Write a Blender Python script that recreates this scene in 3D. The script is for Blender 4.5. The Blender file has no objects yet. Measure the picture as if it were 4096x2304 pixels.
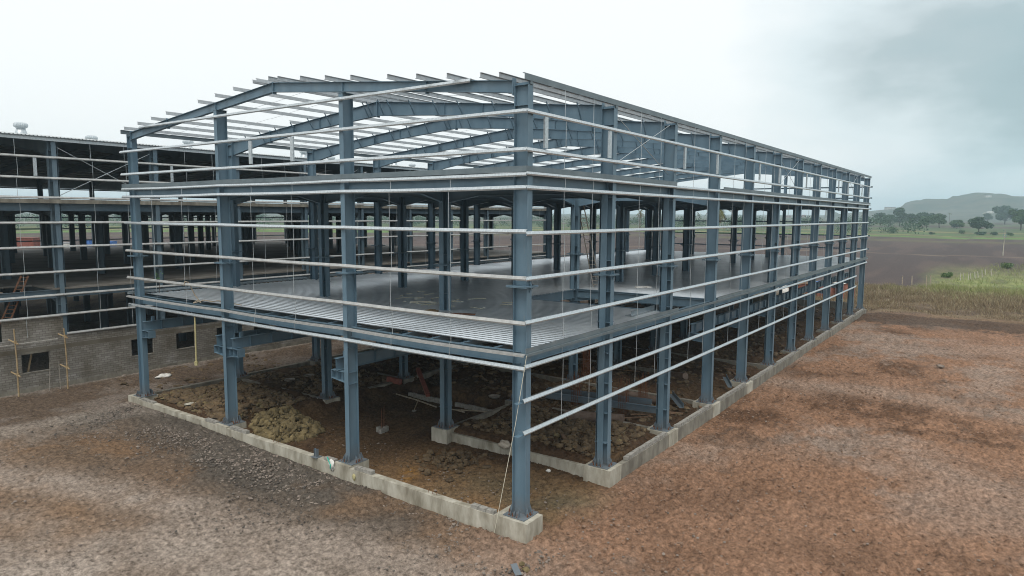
import bpy, math, random
import numpy as np
from mathutils import Vector, Matrix

sc = bpy.context.scene
col = sc.collection
rng = random.Random(7)
R = math.radians

# ------------------------------------------------------------------ camera
F_PX = 2737.6855                      # focal length in pixels of the 4096 px wide photograph
CAM = np.array([-22.8221, -15.8386, 12.7132])
YAW, PIT, ROL = R(35.87), R(-6.063), R(0.306)
fwd = np.array([math.cos(YAW)*math.cos(PIT), math.sin(YAW)*math.cos(PIT), math.sin(PIT)])
rgt = np.array([math.sin(YAW), -math.cos(YAW), 0.0])
upv = np.cross(rgt, fwd)
rgt2 = rgt*math.cos(ROL)+upv*math.sin(ROL)
upv2 = -rgt*math.sin(ROL)+upv*math.cos(ROL)
cd = bpy.data.cameras.new('camera')
cam = bpy.data.objects.new('camera', cd)
col.objects.link(cam)
cd.sensor_width = 36.0
cd.lens = F_PX/4096*36
cd.clip_start = 0.1
cd.clip_end = 20000
M = Matrix.Identity(4)
for i in range(3):
    M[i][0], M[i][1], M[i][2], M[i][3] = rgt2[i], upv2[i], -fwd[i], CAM[i]
cam.matrix_world = M
sc.camera = cam

# ------------------------------------------------------------------ sky and light
SUN_EL, SUN_AZ = R(58), R(205)        # azimuth measured from +X towards +Y
sun_dir = Vector((math.cos(SUN_EL)*math.cos(SUN_AZ), math.cos(SUN_EL)*math.sin(SUN_AZ), math.sin(SUN_EL)))
w = bpy.data.worlds.new('World')
sc.world = w
w.use_nodes = True
nt = w.node_tree
nt.nodes.clear()
N, L = nt.nodes.new, nt.links.new
out = N('ShaderNodeOutputWorld'); bg = N('ShaderNodeBackground'); bg.inputs['Strength'].default_value = 0.10
sky = N('ShaderNodeTexSky'); sky.sky_type = 'NISHITA'; sky.sun_disc = False
sky.sun_elevation = SUN_EL; sky.sun_rotation = math.pi/2-SUN_AZ
sky.air_density = 1.5; sky.dust_density = 4.0
tc = N('ShaderNodeTexCoord')
sep = N('ShaderNodeSeparateXYZ'); L(tc.outputs['Generated'], sep.inputs[0])
def mathn(op, a=None, b=None, c=None):
    n = N('ShaderNodeMath'); n.operation = op
    for i, s in enumerate((a, b, c)):
        if s is None: continue
        if isinstance(s, (int, float)): n.inputs[i].default_value = s
        else: L(s, n.inputs[i])
    return n.outputs[0]
def ramp(fac, stops):
    n = N('ShaderNodeValToRGB')
    e = n.color_ramp.elements
    while len(e) < len(stops): e.new(0.5)
    for k, (p, c) in enumerate(stops):
        e[k].position = p; e[k].color = (c[0], c[1], c[2], 1)
    L(fac, n.inputs[0])
    return n.outputs[0]
def mixc(fac, a, b):
    n = N('ShaderNodeMix'); n.data_type = 'RGBA'
    if isinstance(fac, (int, float)): n.inputs[0].default_value = fac
    else: L(fac, n.inputs[0])
    for i, s in ((6, a), (7, b)):
        if isinstance(s, tuple): n.inputs[i].default_value = (*s, 1)
        else: L(s, n.inputs[i])
    return n.outputs[2]
# a thick rain-cloud bank stands in the south-east (towards +X, -Y); the rest is bright white overcast
bank_az = R(-20)
dotb = mathn('ADD', mathn('MULTIPLY', sep.outputs[0], math.cos(bank_az)), mathn('MULTIPLY', sep.outputs[1], math.sin(bank_az)))
core = (0.977, 0.028, 0.213)          # heart of the dark cloud
dotc = mathn('ADD', mathn('ADD', mathn('MULTIPLY', sep.outputs[0], core[0]), mathn('MULTIPLY', sep.outputs[1], core[1])), mathn('MULTIPLY', sep.outputs[2], core[2]))
nz = N('ShaderNodeTexNoise'); nz.inputs['Scale'].default_value = 3.0; nz.inputs['Detail'].default_value = 6; nz.inputs['Roughness'].default_value = 0.52
mp = N('ShaderNodeMapping'); mp.inputs['Scale'].default_value = (1, 1, 2.4); mp.inputs['Location'].default_value = (0.3, 0.2, 0)
L(tc.outputs['Generated'], mp.inputs[0]); L(mp.outputs[0], nz.inputs['Vector'])
nv = mathn('SUBTRACT', nz.outputs[0], 0.5)
wide = ramp(mathn('ADD', dotb, mathn('MULTIPLY', nv, 0.30)), [(0.66, (7.6, 7.75, 7.75)), (0.87, (7.5, 7.75, 7.8)), (0.94, (5.9, 6.8, 7.0)), (1.0, (5.1, 5.95, 6.2))])
dark = ramp(mathn('ADD', dotc, mathn('MULTIPLY', nv, 0.09)), [(0.955, (1, 1, 1)), (0.982, (0.78, 0.84, 0.86)), (1.0, (0.50, 0.565, 0.585))])
cm = N('ShaderNodeMix'); cm.data_type = 'RGBA'; cm.blend_type = 'MULTIPLY'; cm.inputs[0].default_value = 1
L(wide, cm.inputs[6]); L(dark, cm.inputs[7]); cloud = cm.outputs[2]
cloudmix = mixc(0.93, sky.outputs[0], cloud)
L(cloudmix, bg.inputs['Color']); L(bg.outputs[0], out.inputs[0])

sd = bpy.data.lights.new('sun', 'SUN'); sd.energy = 1.5; sd.angle = R(35); sd.color = (1, 0.95, 0.88)
so = bpy.data.objects.new('sun', sd); col.objects.link(so)
so.rotation_euler = sun_dir.to_track_quat('Z', 'Y').to_euler()
sc.view_settings.view_transform = 'Standard'
sc.view_settings.look = 'None'
sc.view_settings.exposure = 0.52
sc.view_settings.gamma = 1.0
sc.cycles.use_denoising = True
sc.cycles.filter_width = 1.0
sc.cycles.max_bounces = 6
sc.cycles.volume_bounces = 1

# ------------------------------------------------------------------ noise and terrain height
def _hash(ix, iy, s):
    n = (ix*374761393+iy*668265263+s*982451653) & 0x7fffffff
    n = ((n ^ (n >> 13))*1274126177) & 0x7fffffff
    return ((n ^ (n >> 16)) & 0xffff)/65535.0
def vnoise(x, y, s=0):
    x = np.asarray(x, float); y = np.asarray(y, float)
    ix = np.floor(x).astype(np.int64); iy = np.floor(y).astype(np.int64)
    fx = x-ix; fy = y-iy
    fx = fx*fx*(3-2*fx); fy = fy*fy*(3-2*fy)
    a, b = _hash(ix, iy, s), _hash(ix+1, iy, s)
    c, d = _hash(ix, iy+1, s), _hash(ix+1, iy+1, s)
    return (a*(1-fx)+b*fx)*(1-fy)+(c*(1-fx)+d*fx)*fy
def fbm(x, y, octv=4, s=0, g=0.5):
    t = 0; a = 1; m = 0
    for k in range(octv):
        t = t+a*vnoise(np.asarray(x)*2**k+17.3*k, np.asarray(y)*2**k-9.1*k, s+k); m += a; a *= g
    return t/m
def S(v, a, b):
    t = np.clip((np.asarray(v, float)-a)/(b-a), 0, 1)
    return t*t*(3-2*t)
def height(x, y):
    """ground level, without the small lumps"""
    x = np.asarray(x, float); y = np.asarray(y, float)
    d = np.hypot(x-CAM[0], y-CAM[1])
    z = -0.92+0.45*S(y, 2, 33)+0.34*S(x, 8, 60)*S(-y, -1, 1)
    z = z-0.5*S(x, 80, 92)*S(-y, -40, 6)
    z = z+0.35*np.exp(-((x-81-0.08*y)/2.2)**2)*S(-y, -1, 2)*(0.5+fbm(x*.3, y*.3, 2, 5))
    # rubble filled bays inside the footing walls
    ins = S(x, 0.0, 0.3)*S(82.6-x, 0, .3)*S(y, 0.0, 0.3)*S(33.2-y, 0, .3)
    fill = np.full_like(z, -0.28)
    pit = 1-S(x, 7.42, 7.72)
    pit = np.maximum(pit*(1-S(y, 19.5, 22.0)), (1-S(x, 14.5, 15.0))*S(y, 10.9, 11.3)*(1-S(y, 20.5, 22)))
    fill = fill-0.62*pit+.34*np.exp(-((x-3.8)/2.6)**2)*S(y, 21.5, 24)*(1-S(y, 30, 33))+.3*np.exp(-((x-10.5)/2.5)**2)*S(y, 1, 4)*(1-S(y, 8, 10.5))
    lumps = (fbm(x*.45, y*.45, 3, 11)-.5)*.85*(1-pit)
    z = z*(1-ins)+(fill+lumps)*ins
    # far country: fields that climb gently to the foot of the hill
    z = z+0.0135*np.clip(d-160, 0, 340)+0.006*np.clip(d-500, 0, 3000)
    z = z+(fbm(x*.012, y*.012, 3, 3)-.5)*2.0*S(d, 150, 400)
    return z
def ray(u, v):
    return fwd+rgt2*(u-2048)/F_PX-upv2*(v-1152)/F_PX
def at(u, v):
    """the point of the ground that the photograph shows at (u, v)"""
    d = ray(u, v); d = d/np.hypot(d[0], d[1])
    t = 8.0
    while t < 4000:
        p = CAM+d*t
        if p[2] <= float(height(p[0], p[1])): break
        t *= 1.004
    p = CAM+d*t
    return Vector((p[0], p[1], float(height(p[0], p[1]))))
def gz(x, y): return float(height(x, y))

# ------------------------------------------------------------------ materials
def new_mat(name):
    m = bpy.data.materials.new(name); m.use_nodes = True
    t = m.node_tree; b = t.nodes['Principled BSDF']
    return m, t, b
def noisy(name, c1, c2, scale=3.0, rough=0.7, metal=0.0, bump=0.0, bscale=None, detail=6, c3=None, spec=None, stretch=None, lo=.35, hi=.65, rv=0.0):
    m, t, b = new_mat(name)
    n = t.nodes.new; l = t.links.new
    co = n('ShaderNodeTexCoord'); src = co.outputs['Object']
    geo = n('ShaderNodeNewGeometry'); src = geo.outputs['Position']
    if stretch:
        mpn = n('ShaderNodeMapping'); mpn.inputs['Scale'].default_value = stretch; l(src, mpn.inputs[0]); src = mpn.outputs[0]
    nz = n('ShaderNodeTexNoise'); nz.inputs['Scale'].default_value = scale; nz.inputs['Detail'].default_value = detail
    nz.inputs['Roughness'].default_value = .6
    l(src, nz.inputs['Vector'])
    r = n('ShaderNodeValToRGB'); e = r.color_ramp.elements
    e[0].position = lo; e[0].color = (*c1, 1); e[1].position = hi; e[1].color = (*c2, 1)
    if c3:
        e3 = e.new(min(hi+.13, .98)); e3.color = (*c3, 1)
    l(nz.outputs[0], r.inputs[0]); l(r.outputs[0], b.inputs['Base Color'])
    b.inputs['Roughness'].default_value = rough; b.inputs['Metallic'].default_value = metal
    if rv:
        mr = n('ShaderNodeMapRange'); mr.inputs[3].default_value = rough-rv; mr.inputs[4].default_value = rough+rv
        l(nz.outputs[0], mr.inputs[0]); l(mr.outputs[0], b.inputs['Roughness'])
    if spec is not None: b.inputs['Specular IOR Level'].default_value = spec
    if bump:
        nb = n('ShaderNodeTexNoise'); nb.inputs['Scale'].default_value = bscale or scale*4; nb.inputs['Detail'].default_value = 4
        l(src, nb.inputs['Vector'])
        bp = n('ShaderNodeBump'); bp.inputs['Strength'].default_value = bump; bp.inputs['Distance'].default_value = .05
        l(nb.outputs[0], bp.inputs['Height']); l(bp.outputs[0], b.inputs['Normal'])
    return m
MAT = {}
MAT['steel'] = noisy('blue_grey_steel_paint', (.088, .152, .204), (.125, .197, .252), 1.1, .40, 0, .03, 30, c3=(.145, .20, .235), stretch=(1, 1, .3), spec=.45, rv=.1)
def dirty(m, z_hi=.9):
    t = m.node_tree; n = t.nodes.new; l = t.links.new; b = t.nodes['Principled BSDF']
    src = b.inputs['Base Color'].links[0].from_socket
    g = n('ShaderNodeNewGeometry'); sp = n('ShaderNodeSeparateXYZ'); l(g.outputs['Position'], sp.inputs[0])
    mr = n('ShaderNodeMapRange'); mr.inputs[1].default_value = 0; mr.inputs[2].default_value = z_hi; mr.inputs[3].default_value = .75; mr.inputs[4].default_value = 0; l(sp.outputs[2], mr.inputs[0])
    nz_ = n('ShaderNodeTexNoise'); nz_.inputs['Scale'].default_value = 7; nz_.inputs['Detail'].default_value = 5; l(g.outputs['Position'], nz_.inputs['Vector'])
    mu = n('ShaderNodeMath'); mu.operation = 'MULTIPLY'; l(mr.outputs[0], mu.inputs[0]); l(nz_.outputs[0], mu.inputs[1])
    mx = n('ShaderNodeMix'); mx.data_type = 'RGBA'; l(mu.outputs[0], mx.inputs[0]); l(src, mx.inputs[6]); mx.inputs[7].default_value = (.17, .115, .075, 1)
    mp_ = n('ShaderNodeMapping'); mp_.inputs['Scale'].default_value = (2.6, 2.6, .55); l(g.outputs['Position'], mp_.inputs[0])
    n2_ = n('ShaderNodeTexNoise'); n2_.inputs['Scale'].default_value = 2.2; n2_.inputs['Detail'].default_value = 7; n2_.inputs['Roughness'].default_value = .7; l(mp_.outputs[0], n2_.inputs['Vector'])
    r_ = n('ShaderNodeValToRGB'); r_.color_ramp.elements[0].position = .62; r_.color_ramp.elements[0].color = (0, 0, 0, 1); r_.color_ramp.elements[1].position = .74; r_.color_ramp.elements[1].color = (.55, .55, .55, 1); l(n2_.outputs[0], r_.inputs[0])
    mx2 = n('ShaderNodeMix'); mx2.data_type = 'RGBA'; l(r_.outputs[0], mx2.inputs[0]); l(mx.outputs[2], mx2.inputs[6]); mx2.inputs[7].default_value = (.20, .21, .205, 1)
    l(mx2.outputs[2], b.inputs['Base Color'])
dirty(MAT['steel'])
MAT['steel_old'] = noisy('weathered_steel_paint', (.085, .135, .175), (.12, .17, .205), 1.1, .5, 0, c3=(.17, .175, .165), stretch=(1, 1, .3), spec=.35)
MAT['galv'] = noisy('galvanised_steel', (.40, .45, .475), (.55, .60, .625), 9, .38, .5, 0, c3=(.60, .63, .64), rv=.08)
MAT['galv_dusty'] = noisy('dusty_galvanised_steel', (.33, .34, .335), (.46, .47, .46), 4, .5, .35, 0, c3=(.40, .35, .27), rv=.08)
MAT['purlin'] = noisy('purlin_steel', (.38, .41, .43), (.50, .53, .55), 5, .45, .35, 0, rv=.08)
MAT['deck'] = noisy('corrugated_deck_steel', (.68, .74, .78), (.82, .88, .92),   .5, .31, .76, 0, c3=(.6, .62, .62), rv=.05)
MAT['deck_dusty'] = noisy('dusty_deck', (.12, .11, .095), (.24, .225, .2), .35, .75, .0, .2, 3, c3=(.36, .35, .33))
MAT['soffit'] = noisy('deck_underside', (.065, .078, .088), (.09, .105, .118), 1.5, .6, .3)  # galvanised sheet toned down; the shade below the floor is in this colour
MAT['trim'] = noisy('edge_trim_steel', (.11, .145, .165), (.155, .195, .215), 1.2, .45, .2, 0, c3=(.19, .205, .205))
MAT['rust'] = noisy('rusty_steel', (.10, .035, .015), (.20, .075, .03), 14, .85, .1)
MAT['concrete'] = noisy('cast_concrete', (.20, .18, .135), (.42, .40, .335), 1.8, .9, 0, .25, 14, c3=(.52, .50, .44), stretch=(1, 1, .35), lo=.30, hi=.60)
MAT['concrete_dark'] = noisy('dark_concrete', (.13, .118, .095), (.24, .225, .185), 1.8, .9, 0, .25, 14, c3=(.30, .28, .24), stretch=(1, 1, .45))  # cast concrete in a darker tone, for inner, side and factory parts
MAT['block'] = noisy('cement_block', (.20, .19, .17), (.33, .32, .29), 5, .95, 0, .3, 40)
MAT['rock'] = noisy('brown_rock', (.055, .036, .019), (.155, .108, .058), 1.7, .95, 0, .35, 22, c3=(.21, .16, .09))
MAT['rock_y'] = noisy('ochre_rock', (.085, .065, .030), (.20, .155, .075), 2.2, .95, 0, .35, 20, c3=(.29, .23, .12))
MAT['rock_out'] = noisy('field_stone', (.13, .105, .085), (.27, .225, .19), 1.1, .95, 0, .3, 20, c3=(.40, .36, .32))
MAT['clod'] = noisy('earth_clod', (.15, .095, .064), (.25, .165, .115), .9, .95, 0, .3, 20, c3=(.28, .22, .175))
MAT['gravel_dark'] = noisy('dark_gravel_stone', (.055, .048, .042), (.15, .13, .11), 1.1, .95, 0, .3, 20, c3=(.22, .19, .165))
MAT['wood'] = noisy('old_timber', (.10, .055, .03), (.24, .15, .085), 3, .85, 0, .2, 40, stretch=(1, 1, 1))
MAT['bamboo'] = noisy('bamboo_pole', (.24, .165, .08), (.38, .29, .17), 4, .6)
MAT['pale_stick'] = noisy('pale_stick', (.22, .18, .13), (.40, .34, .26), 4, .8)
MAT['red'] = noisy('red_oxide_paint', (.16, .045, .03), (.24, .075, .05), 3, .7)
MAT['pipe'] = noisy('brown_pipe', (.10, .065, .045), (.18, .13, .10), 2, .7)
MAT['white'] = noisy('white_plastic', (.55, .54, .50), (.75, .74, .70), 6, .6)
MAT['sack'] = noisy('woven_sack', (.32, .28, .22), (.50, .45, .38), 8, .9, 0, .3, 60)
MAT['green_cloth'] = noisy('green_cloth', (.03, .30, .22), (.06, .42, .32), 5, .8)
MAT['blue'] = noisy('blue_sheet', (.03, .10, .35), (.06, .20, .50), 2, .6)
MAT['rope'] = noisy('white_rope', (.50, .48, .40), (.66, .64, .52), 20, .8)
MAT['yellow_rope'] = noisy('yellow_rope', (.34, .30, .14), (.48, .44, .24), 20, .8)
MAT['orange'] = noisy('orange_ladder_paint', (.12, .055, .03), (.20, .095, .05), 6, .7)
MAT['alu'] = noisy('ladder_metal', (.22, .20, .17), (.36, .33, .29), 8, .5, .3)
MAT['bark'] = noisy('bark', (.045, .035, .025), (.09, .07, .055), 6, .95)
MAT['palm_bark'] = noisy('palm_bark', (.08, .06, .045), (.15, .12, .09), 6, .95)
MAT['roof_sheet'] = noisy('roof_sheet', (.40, .43, .44), (.52, .55, .56), .6, .45, .3)
MAT['red_brick'] = noisy('red_brick', (.20, .07, .045), (.30, .12, .085), 1.5, .9)
MAT['plaster'] = noisy('plaster', (.38, .36, .33), (.55, .53, .49), .8, .9)
MAT['tin'] = noisy('tin_roof', (.24, .25, .26), (.38, .40, .42), .8, .5, .2)
def leafmat(name, a, b):
    m = noisy(name, a, b, .8, .7)
    pb = m.node_tree.nodes['Principled BSDF']
    pb.inputs['Specular IOR Level'].default_value = .2
    return m
MAT['leaf1'] = leafmat('dark_foliage', (.030, .068, .040), (.062, .115, .066))  # lifted towards blue-green so the colour stands in for distance haze
MAT['leaf2'] = leafmat('mid_foliage', (.038, .080, .035), (.085, .145, .062))
MAT['leaf3'] = leafmat('shrub_foliage', (.055, .10, .03), (.13, .20, .065))
MAT['palm'] = leafmat('palm_frond', (.08, .09, .025), (.17, .165, .06))
MAT['dead_frond'] = leafmat('dead_palm_frond', (.13, .09, .05), (.22, .16, .09))
MAT['hill'] = noisy('hillside', (.032, .052, .040), (.085, .088, .068), .022, .95, 0, c3=(.045, .09, .05), detail=8)  # blue-green lean in the base colour imitates haze over the slope

def brick_mat():
    m, t, b = new_mat('grey_brickwork')
    n = t.nodes.new; l = t.links.new
    g = n('ShaderNodeNewGeometry'); sp = n('ShaderNodeSeparateXYZ'); l(g.outputs['Position'], sp.inputs[0])
    cb = n('ShaderNodeCombineXYZ'); l(sp.outputs[0], cb.inputs[0]); l(sp.outputs[2], cb.inputs[1])
    br = n('ShaderNodeTexBrick'); l(cb.outputs[0], br.inputs['Vector'])
    br.inputs['Scale'].default_value = 1.0; br.inputs['Brick Width'].default_value = .42; br.inputs['Row Height'].default_value = .17
    br.inputs['Mortar Size'].default_value = .016; br.inputs['Mortar Smooth'].default_value = .2; br.inputs['Bias'].default_value = -.2
    br.inputs['Color1'].default_value = (.22, .21, .19, 1); br.inputs['Color2'].default_value = (.33, .32, .30, 1)
    br.inputs['Mortar'].default_value = (.14, .13, .115, 1)
    nz = n('ShaderNodeTexNoise'); nz.inputs['Scale'].default_value = .5; nz.inputs['Detail'].default_value = 6; l(g.outputs['Position'], nz.inputs['Vector'])
    r = n('ShaderNodeValToRGB'); r.color_ramp.elements[0].position = .35; r.color_ramp.elements[0].color = (.55, .50, .42, 1)
    r.color_ramp.elements[1].position = .68; r.color_ramp.elements[1].color = (1.1, 1.1, 1.1, 1); l(nz.outputs[0], r.inputs[0])
    # concrete bands cast into the wall
    bd = n('ShaderNodeMath'); bd.operation = 'COMPARE'; l(sp.outputs[2], bd.inputs[0]); bd.inputs[1].default_value = 2.62; bd.inputs[2].default_value = .17
    mx0 = n('ShaderNodeMix'); mx0.data_type = 'RGBA'; l(bd.outputs[0], mx0.inputs[0]); l(br.outputs[0], mx0.inputs[6]); mx0.inputs[7].default_value = (.17, .155, .125, 1)
    mx = n('ShaderNodeMix'); mx.data_type = 'RGBA'; mx.blend_type = 'MULTIPLY'; mx.inputs[0].default_value = 1
    l(mx0.outputs[2], mx.inputs[6]); l(r.outputs[0], mx.inputs[7]); l(mx.outputs[2], b.inputs['Base Color'])
    b.inputs['Roughness'].default_value = .95
    bp = n('ShaderNodeBump'); bp.inputs['Strength'].default_value = .5; bp.inputs['Distance'].default_value = .02; bp.invert = True
    l(br.outputs['Fac'], bp.inputs['Height']); l(bp.outputs[0], b.inputs['Normal'])
    return m
MAT['brick'] = brick_mat()

def ground_mat():
    m, t, b = new_mat('soil_and_gravel')
    n = t.nodes.new; l = t.links.new
    at_ = n('ShaderNodeAttribute'); at_.attribute_name = 'soil'
    g = n('ShaderNodeNewGeometry')
    def nzn(s, d=5, r=.6):
        z = n('ShaderNodeTexNoise'); z.inputs['Scale'].default_value = s; z.inputs['Detail'].default_value = d; z.inputs['Roughness'].default_value = r
        l(g.outputs['Position'], z.inputs['Vector']); return z.outputs[0]
    fine = nzn(4.2, 9, .80)
    r = n('ShaderNodeValToRGB'); e = r.color_ramp.elements
    e[0].position = .33; e[0].color = (.25, .23, .21, 1); e[1].position = .68; e[1].color = (1.85, 1.82, 1.8, 1)
    l(fine, r.inputs[0])
    mx = n('ShaderNodeMix'); mx.data_type = 'RGBA'; mx.blend_type = 'MULTIPLY'; mx.inputs[0].default_value = 1
    l(at_.outputs['Color'], mx.inputs[6]); l(r.outputs[0], mx.inputs[7])
    # scattered pale stones
    vo = n('ShaderNodeTexVoronoi'); vo.inputs['Scale'].default_value = 5.5; l(g.outputs['Position'], vo.inputs['Vector'])
    vr = n('ShaderNodeValToRGB'); vr.color_ramp.elements[0].position = .10; vr.color_ramp.elements[0].color = (1, 1, 1, 1)
    vr.color_ramp.elements[1].position = .17; vr.color_ramp.elements[1].color = (0, 0, 0, 1); l(vo.outputs['Distance'], vr.inputs[0])
    sel = n('ShaderNodeMath'); sel.operation = 'GREATER_THAN'; sel.inputs[1].default_value = .86
    sepc = n('ShaderNodeSeparateColor'); l(vo.outputs['Color'], sepc.inputs[0]); l(sepc.outputs[0], sel.inputs[0])
    mm = n('ShaderNodeMath'); mm.operation = 'MULTIPLY'; l(vr.outputs[0], mm.inputs[0]); l(sel.outputs[0], mm.inputs[1])
    mx2 = n('ShaderNodeMix'); mx2.data_type = 'RGBA'; l(mm.outputs[0], mx2.inputs[0]); l(mx.outputs[2], mx2.inputs[6])
    sc2 = n('ShaderNodeMix'); sc2.data_type = 'RGBA'; sc2.blend_type = 'ADD'; sc2.inputs[0].default_value = 1; l(mx.outputs[2], sc2.inputs[6]); sc2.inputs[7].default_value = (.12, .105, .09, 1)
    l(sc2.outputs[2], mx2.inputs[7])
    l(mx2.outputs[2], b.inputs['Base Color'])
    b.inputs['Roughness'].default_value = .95; b.inputs['Specular IOR Level'].default_value = .2
    bmp = n('ShaderNodeBump'); bmp.inputs['Strength'].default_value = 1.0; bmp.inputs['Distance'].default_value = .10
    l(nzn(3.2, 7, .7), bmp.inputs['Height']); l(bmp.outputs[0], b.inputs['Normal'])
    return m
MAT['ground'] = ground_mat()
def attr_leaf(name):
    m, t, b = new_mat(name)
    a = t.nodes.new('ShaderNodeAttribute'); a.attribute_name = 'soil'
    t.links.new(a.outputs['Color'], b.inputs['Base Color']); b.inputs['Roughness'].default_value = .8; b.inputs['Specular IOR Level'].default_value = .15
    return m
MAT['grass'] = attr_leaf('tall_grass')

# ------------------------------------------------------------------ mesh helpers
class MB:
    def __init__(s): s.v = []; s.f = []; s.c = []
    def add(s, vs, fs):
        o = len(s.v); s.v.extend([tuple(map(float, p)) for p in vs]); s.f.extend([tuple(i+o for i in f) for f in fs])
    def box(s, a, b):
        x0, y0, z0 = a; x1, y1, z1 = b
        if x0 > x1: x0, x1 = x1, x0
        if y0 > y1: y0, y1 = y1, y0
        if z0 > z1: z0, z1 = z1, z0
        s.add([(x0,y0,z0),(x1,y0,z0),(x1,y1,z0),(x0,y1,z0),(x0,y0,z1),(x1,y0,z1),(x1,y1,z1),(x0,y1,z1)],
              [(0,3,2,1),(4,5,6,7),(0,1,5,4),(1,2,6,5),(2,3,7,6),(3,0,4,7)])
    def prism(s, prof, o, u, v, w):
        """closed 2-D outline in the plane (u, v) at o, pushed along w"""
        o, u, v, w = map(Vector, (o, u, v, w)); n = len(prof)
        a = [o+u*p+v*q for p, q in prof]; b = [p+w for p in a]
        s.add(a+b, [tuple(range(n))[::-1], tuple(range(n, 2*n))]+[(i, (i+1) % n, (i+1) % n+n, i+n) for i in range(n)])
    def bar(s, p, q, wd, ht=None, up=(0, 0, 1)):
        p, q = Vector(p), Vector(q); d = (q-p).normalized(); up = Vector(up)
        if abs(d.dot(up)) > .98: up = Vector((1, 0, 0))
        sd_ = d.cross(up).normalized(); u2 = sd_.cross(d); h = ht or wd
        s.prism([(-wd/2, -h/2), (wd/2, -h/2), (wd/2, h/2), (-wd/2, h/2)], p, sd_, u2, q-p)
    def tube(s, pts, r, n=6, r2=None):
        pts = [Vector(p) for p in pts]; rings = []
        for i, p in enumerate(pts):
            d = (pts[min(i+1, len(pts)-1)]-pts[max(i-1, 0)]).normalized()
            a = d.cross(Vector((0, 0, 1)) if abs(d.z) < .9 else Vector((1, 0, 0))).normalized(); b = d.cross(a)
            rr = r if r2 is None else r+(r2-r)*i/(len(pts)-1)
            rings.append([p+(a*math.cos(2*math.pi*k/n)+b*math.sin(2*math.pi*k/n))*rr for k in range(n)])
        vs = [p for rg in rings for p in rg]; fs = []
        for i in range(len(pts)-1):
            for k in range(n): fs.append((i*n+k, i*n+(k+1) % n, (i+1)*n+(k+1) % n, (i+1)*n+k))
        fs += [tuple(range(n))[::-1], tuple(range((len(pts)-1)*n, len(pts)*n))]
        s.add(vs, fs)
    def ipath(s, top, bot, side, fw=.25, tf=.022, tw=.014):
        """plate girder whose top and bottom flanges follow two polylines"""
        side = Vector(side); top = [Vector(p) for p in top]; bot = [Vector(p) for p in bot]
        dz = Vector((0, 0, tf))
        k = len(top)
        for i in range(k-1):
            t0, t1, b0, b1 = top[i]-dz, top[i+1]-dz, bot[i]+dz, bot[i+1]+dz
            h = side*(tw/2)
            s.add([t0-h, t1-h, b1-h, b0-h, t0+h, t1+h, b1+h, b0+h], [(0,1,2,3),(4,7,6,5),(0,4,5,1),(3,2,6,7)])
            for q0, q1, lo, hi in ((top[i], top[i+1], -1, 0), (bot[i], bot[i+1], 0, 1)):
                f = side*(fw/2)
                s.add([q0-f+dz*lo, q1-f+dz*lo, q1+f+dz*lo, q0+f+dz*lo, q0-f+dz*hi, q1-f+dz*hi, q1+f+dz*hi, q0+f+dz*hi],
                      [(0,1,2,3),(4,7,6,5),(0,4,5,1),(3,2,6,7),(0,3,7,4),(1,5,6,2)])
    def mesh(s, name, mat, smooth=False):
        me = bpy.data.meshes.new(name); me.from_pydata(s.v, [], s.f); me.update()
        if isinstance(mat, str): mat = MAT[mat]
        me.materials.append(mat)
        if s.c:
            ca = me.color_attributes.new('soil', 'FLOAT_COLOR', 'POINT')
            ca.data.foreach_set('color', np.asarray(s.c, np.float32).ravel())
        if smooth:
            me.polygons.foreach_set('use_smooth', [True]*len(me.polygons))
        return me
    def build(s, name, mat, parent=None, loc=None, smooth=False):
        return put(name, s.mesh(name, mat, smooth), parent, loc)
def put(name, me, parent=None, loc=None, rot=None):
    o = bpy.data.objects.new(name, me); col.objects.link(o)
    if parent is not None: o.parent = parent
    if loc is not None: o.location = loc
    if rot is not None: o.rotation_euler = rot
    return o
def tag(o, label=None, cat=None, group=None, kind=None):
    if label: o['label'] = label
    if cat: o['category'] = cat
    if group: o['group'] = group
    if kind: o['kind'] = kind
    return o
def empty(name, loc=(0, 0, 0), rz=0):
    o = bpy.data.objects.new(name, None); col.objects.link(o); o.location = loc; o.rotation_euler = (0, 0, rz)
    return o
X_, Y_, Z_ = Vector((1, 0, 0)), Vector((0, 1, 0)), Vector((0, 0, 1))
def iprof(d, fw, tf=.022, tw=.016):
    """I outline: u across the flange (fw), v along the depth from 0 to d"""
    a, b = fw/2, tw/2
    return [(-a, 0), (a, 0), (a, tf), (b, tf), (b, d-tf), (a, d-tf), (a, d), (-a, d), (-a, d-tf), (-b, d-tf), (-b, tf), (-a, tf)]

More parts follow.
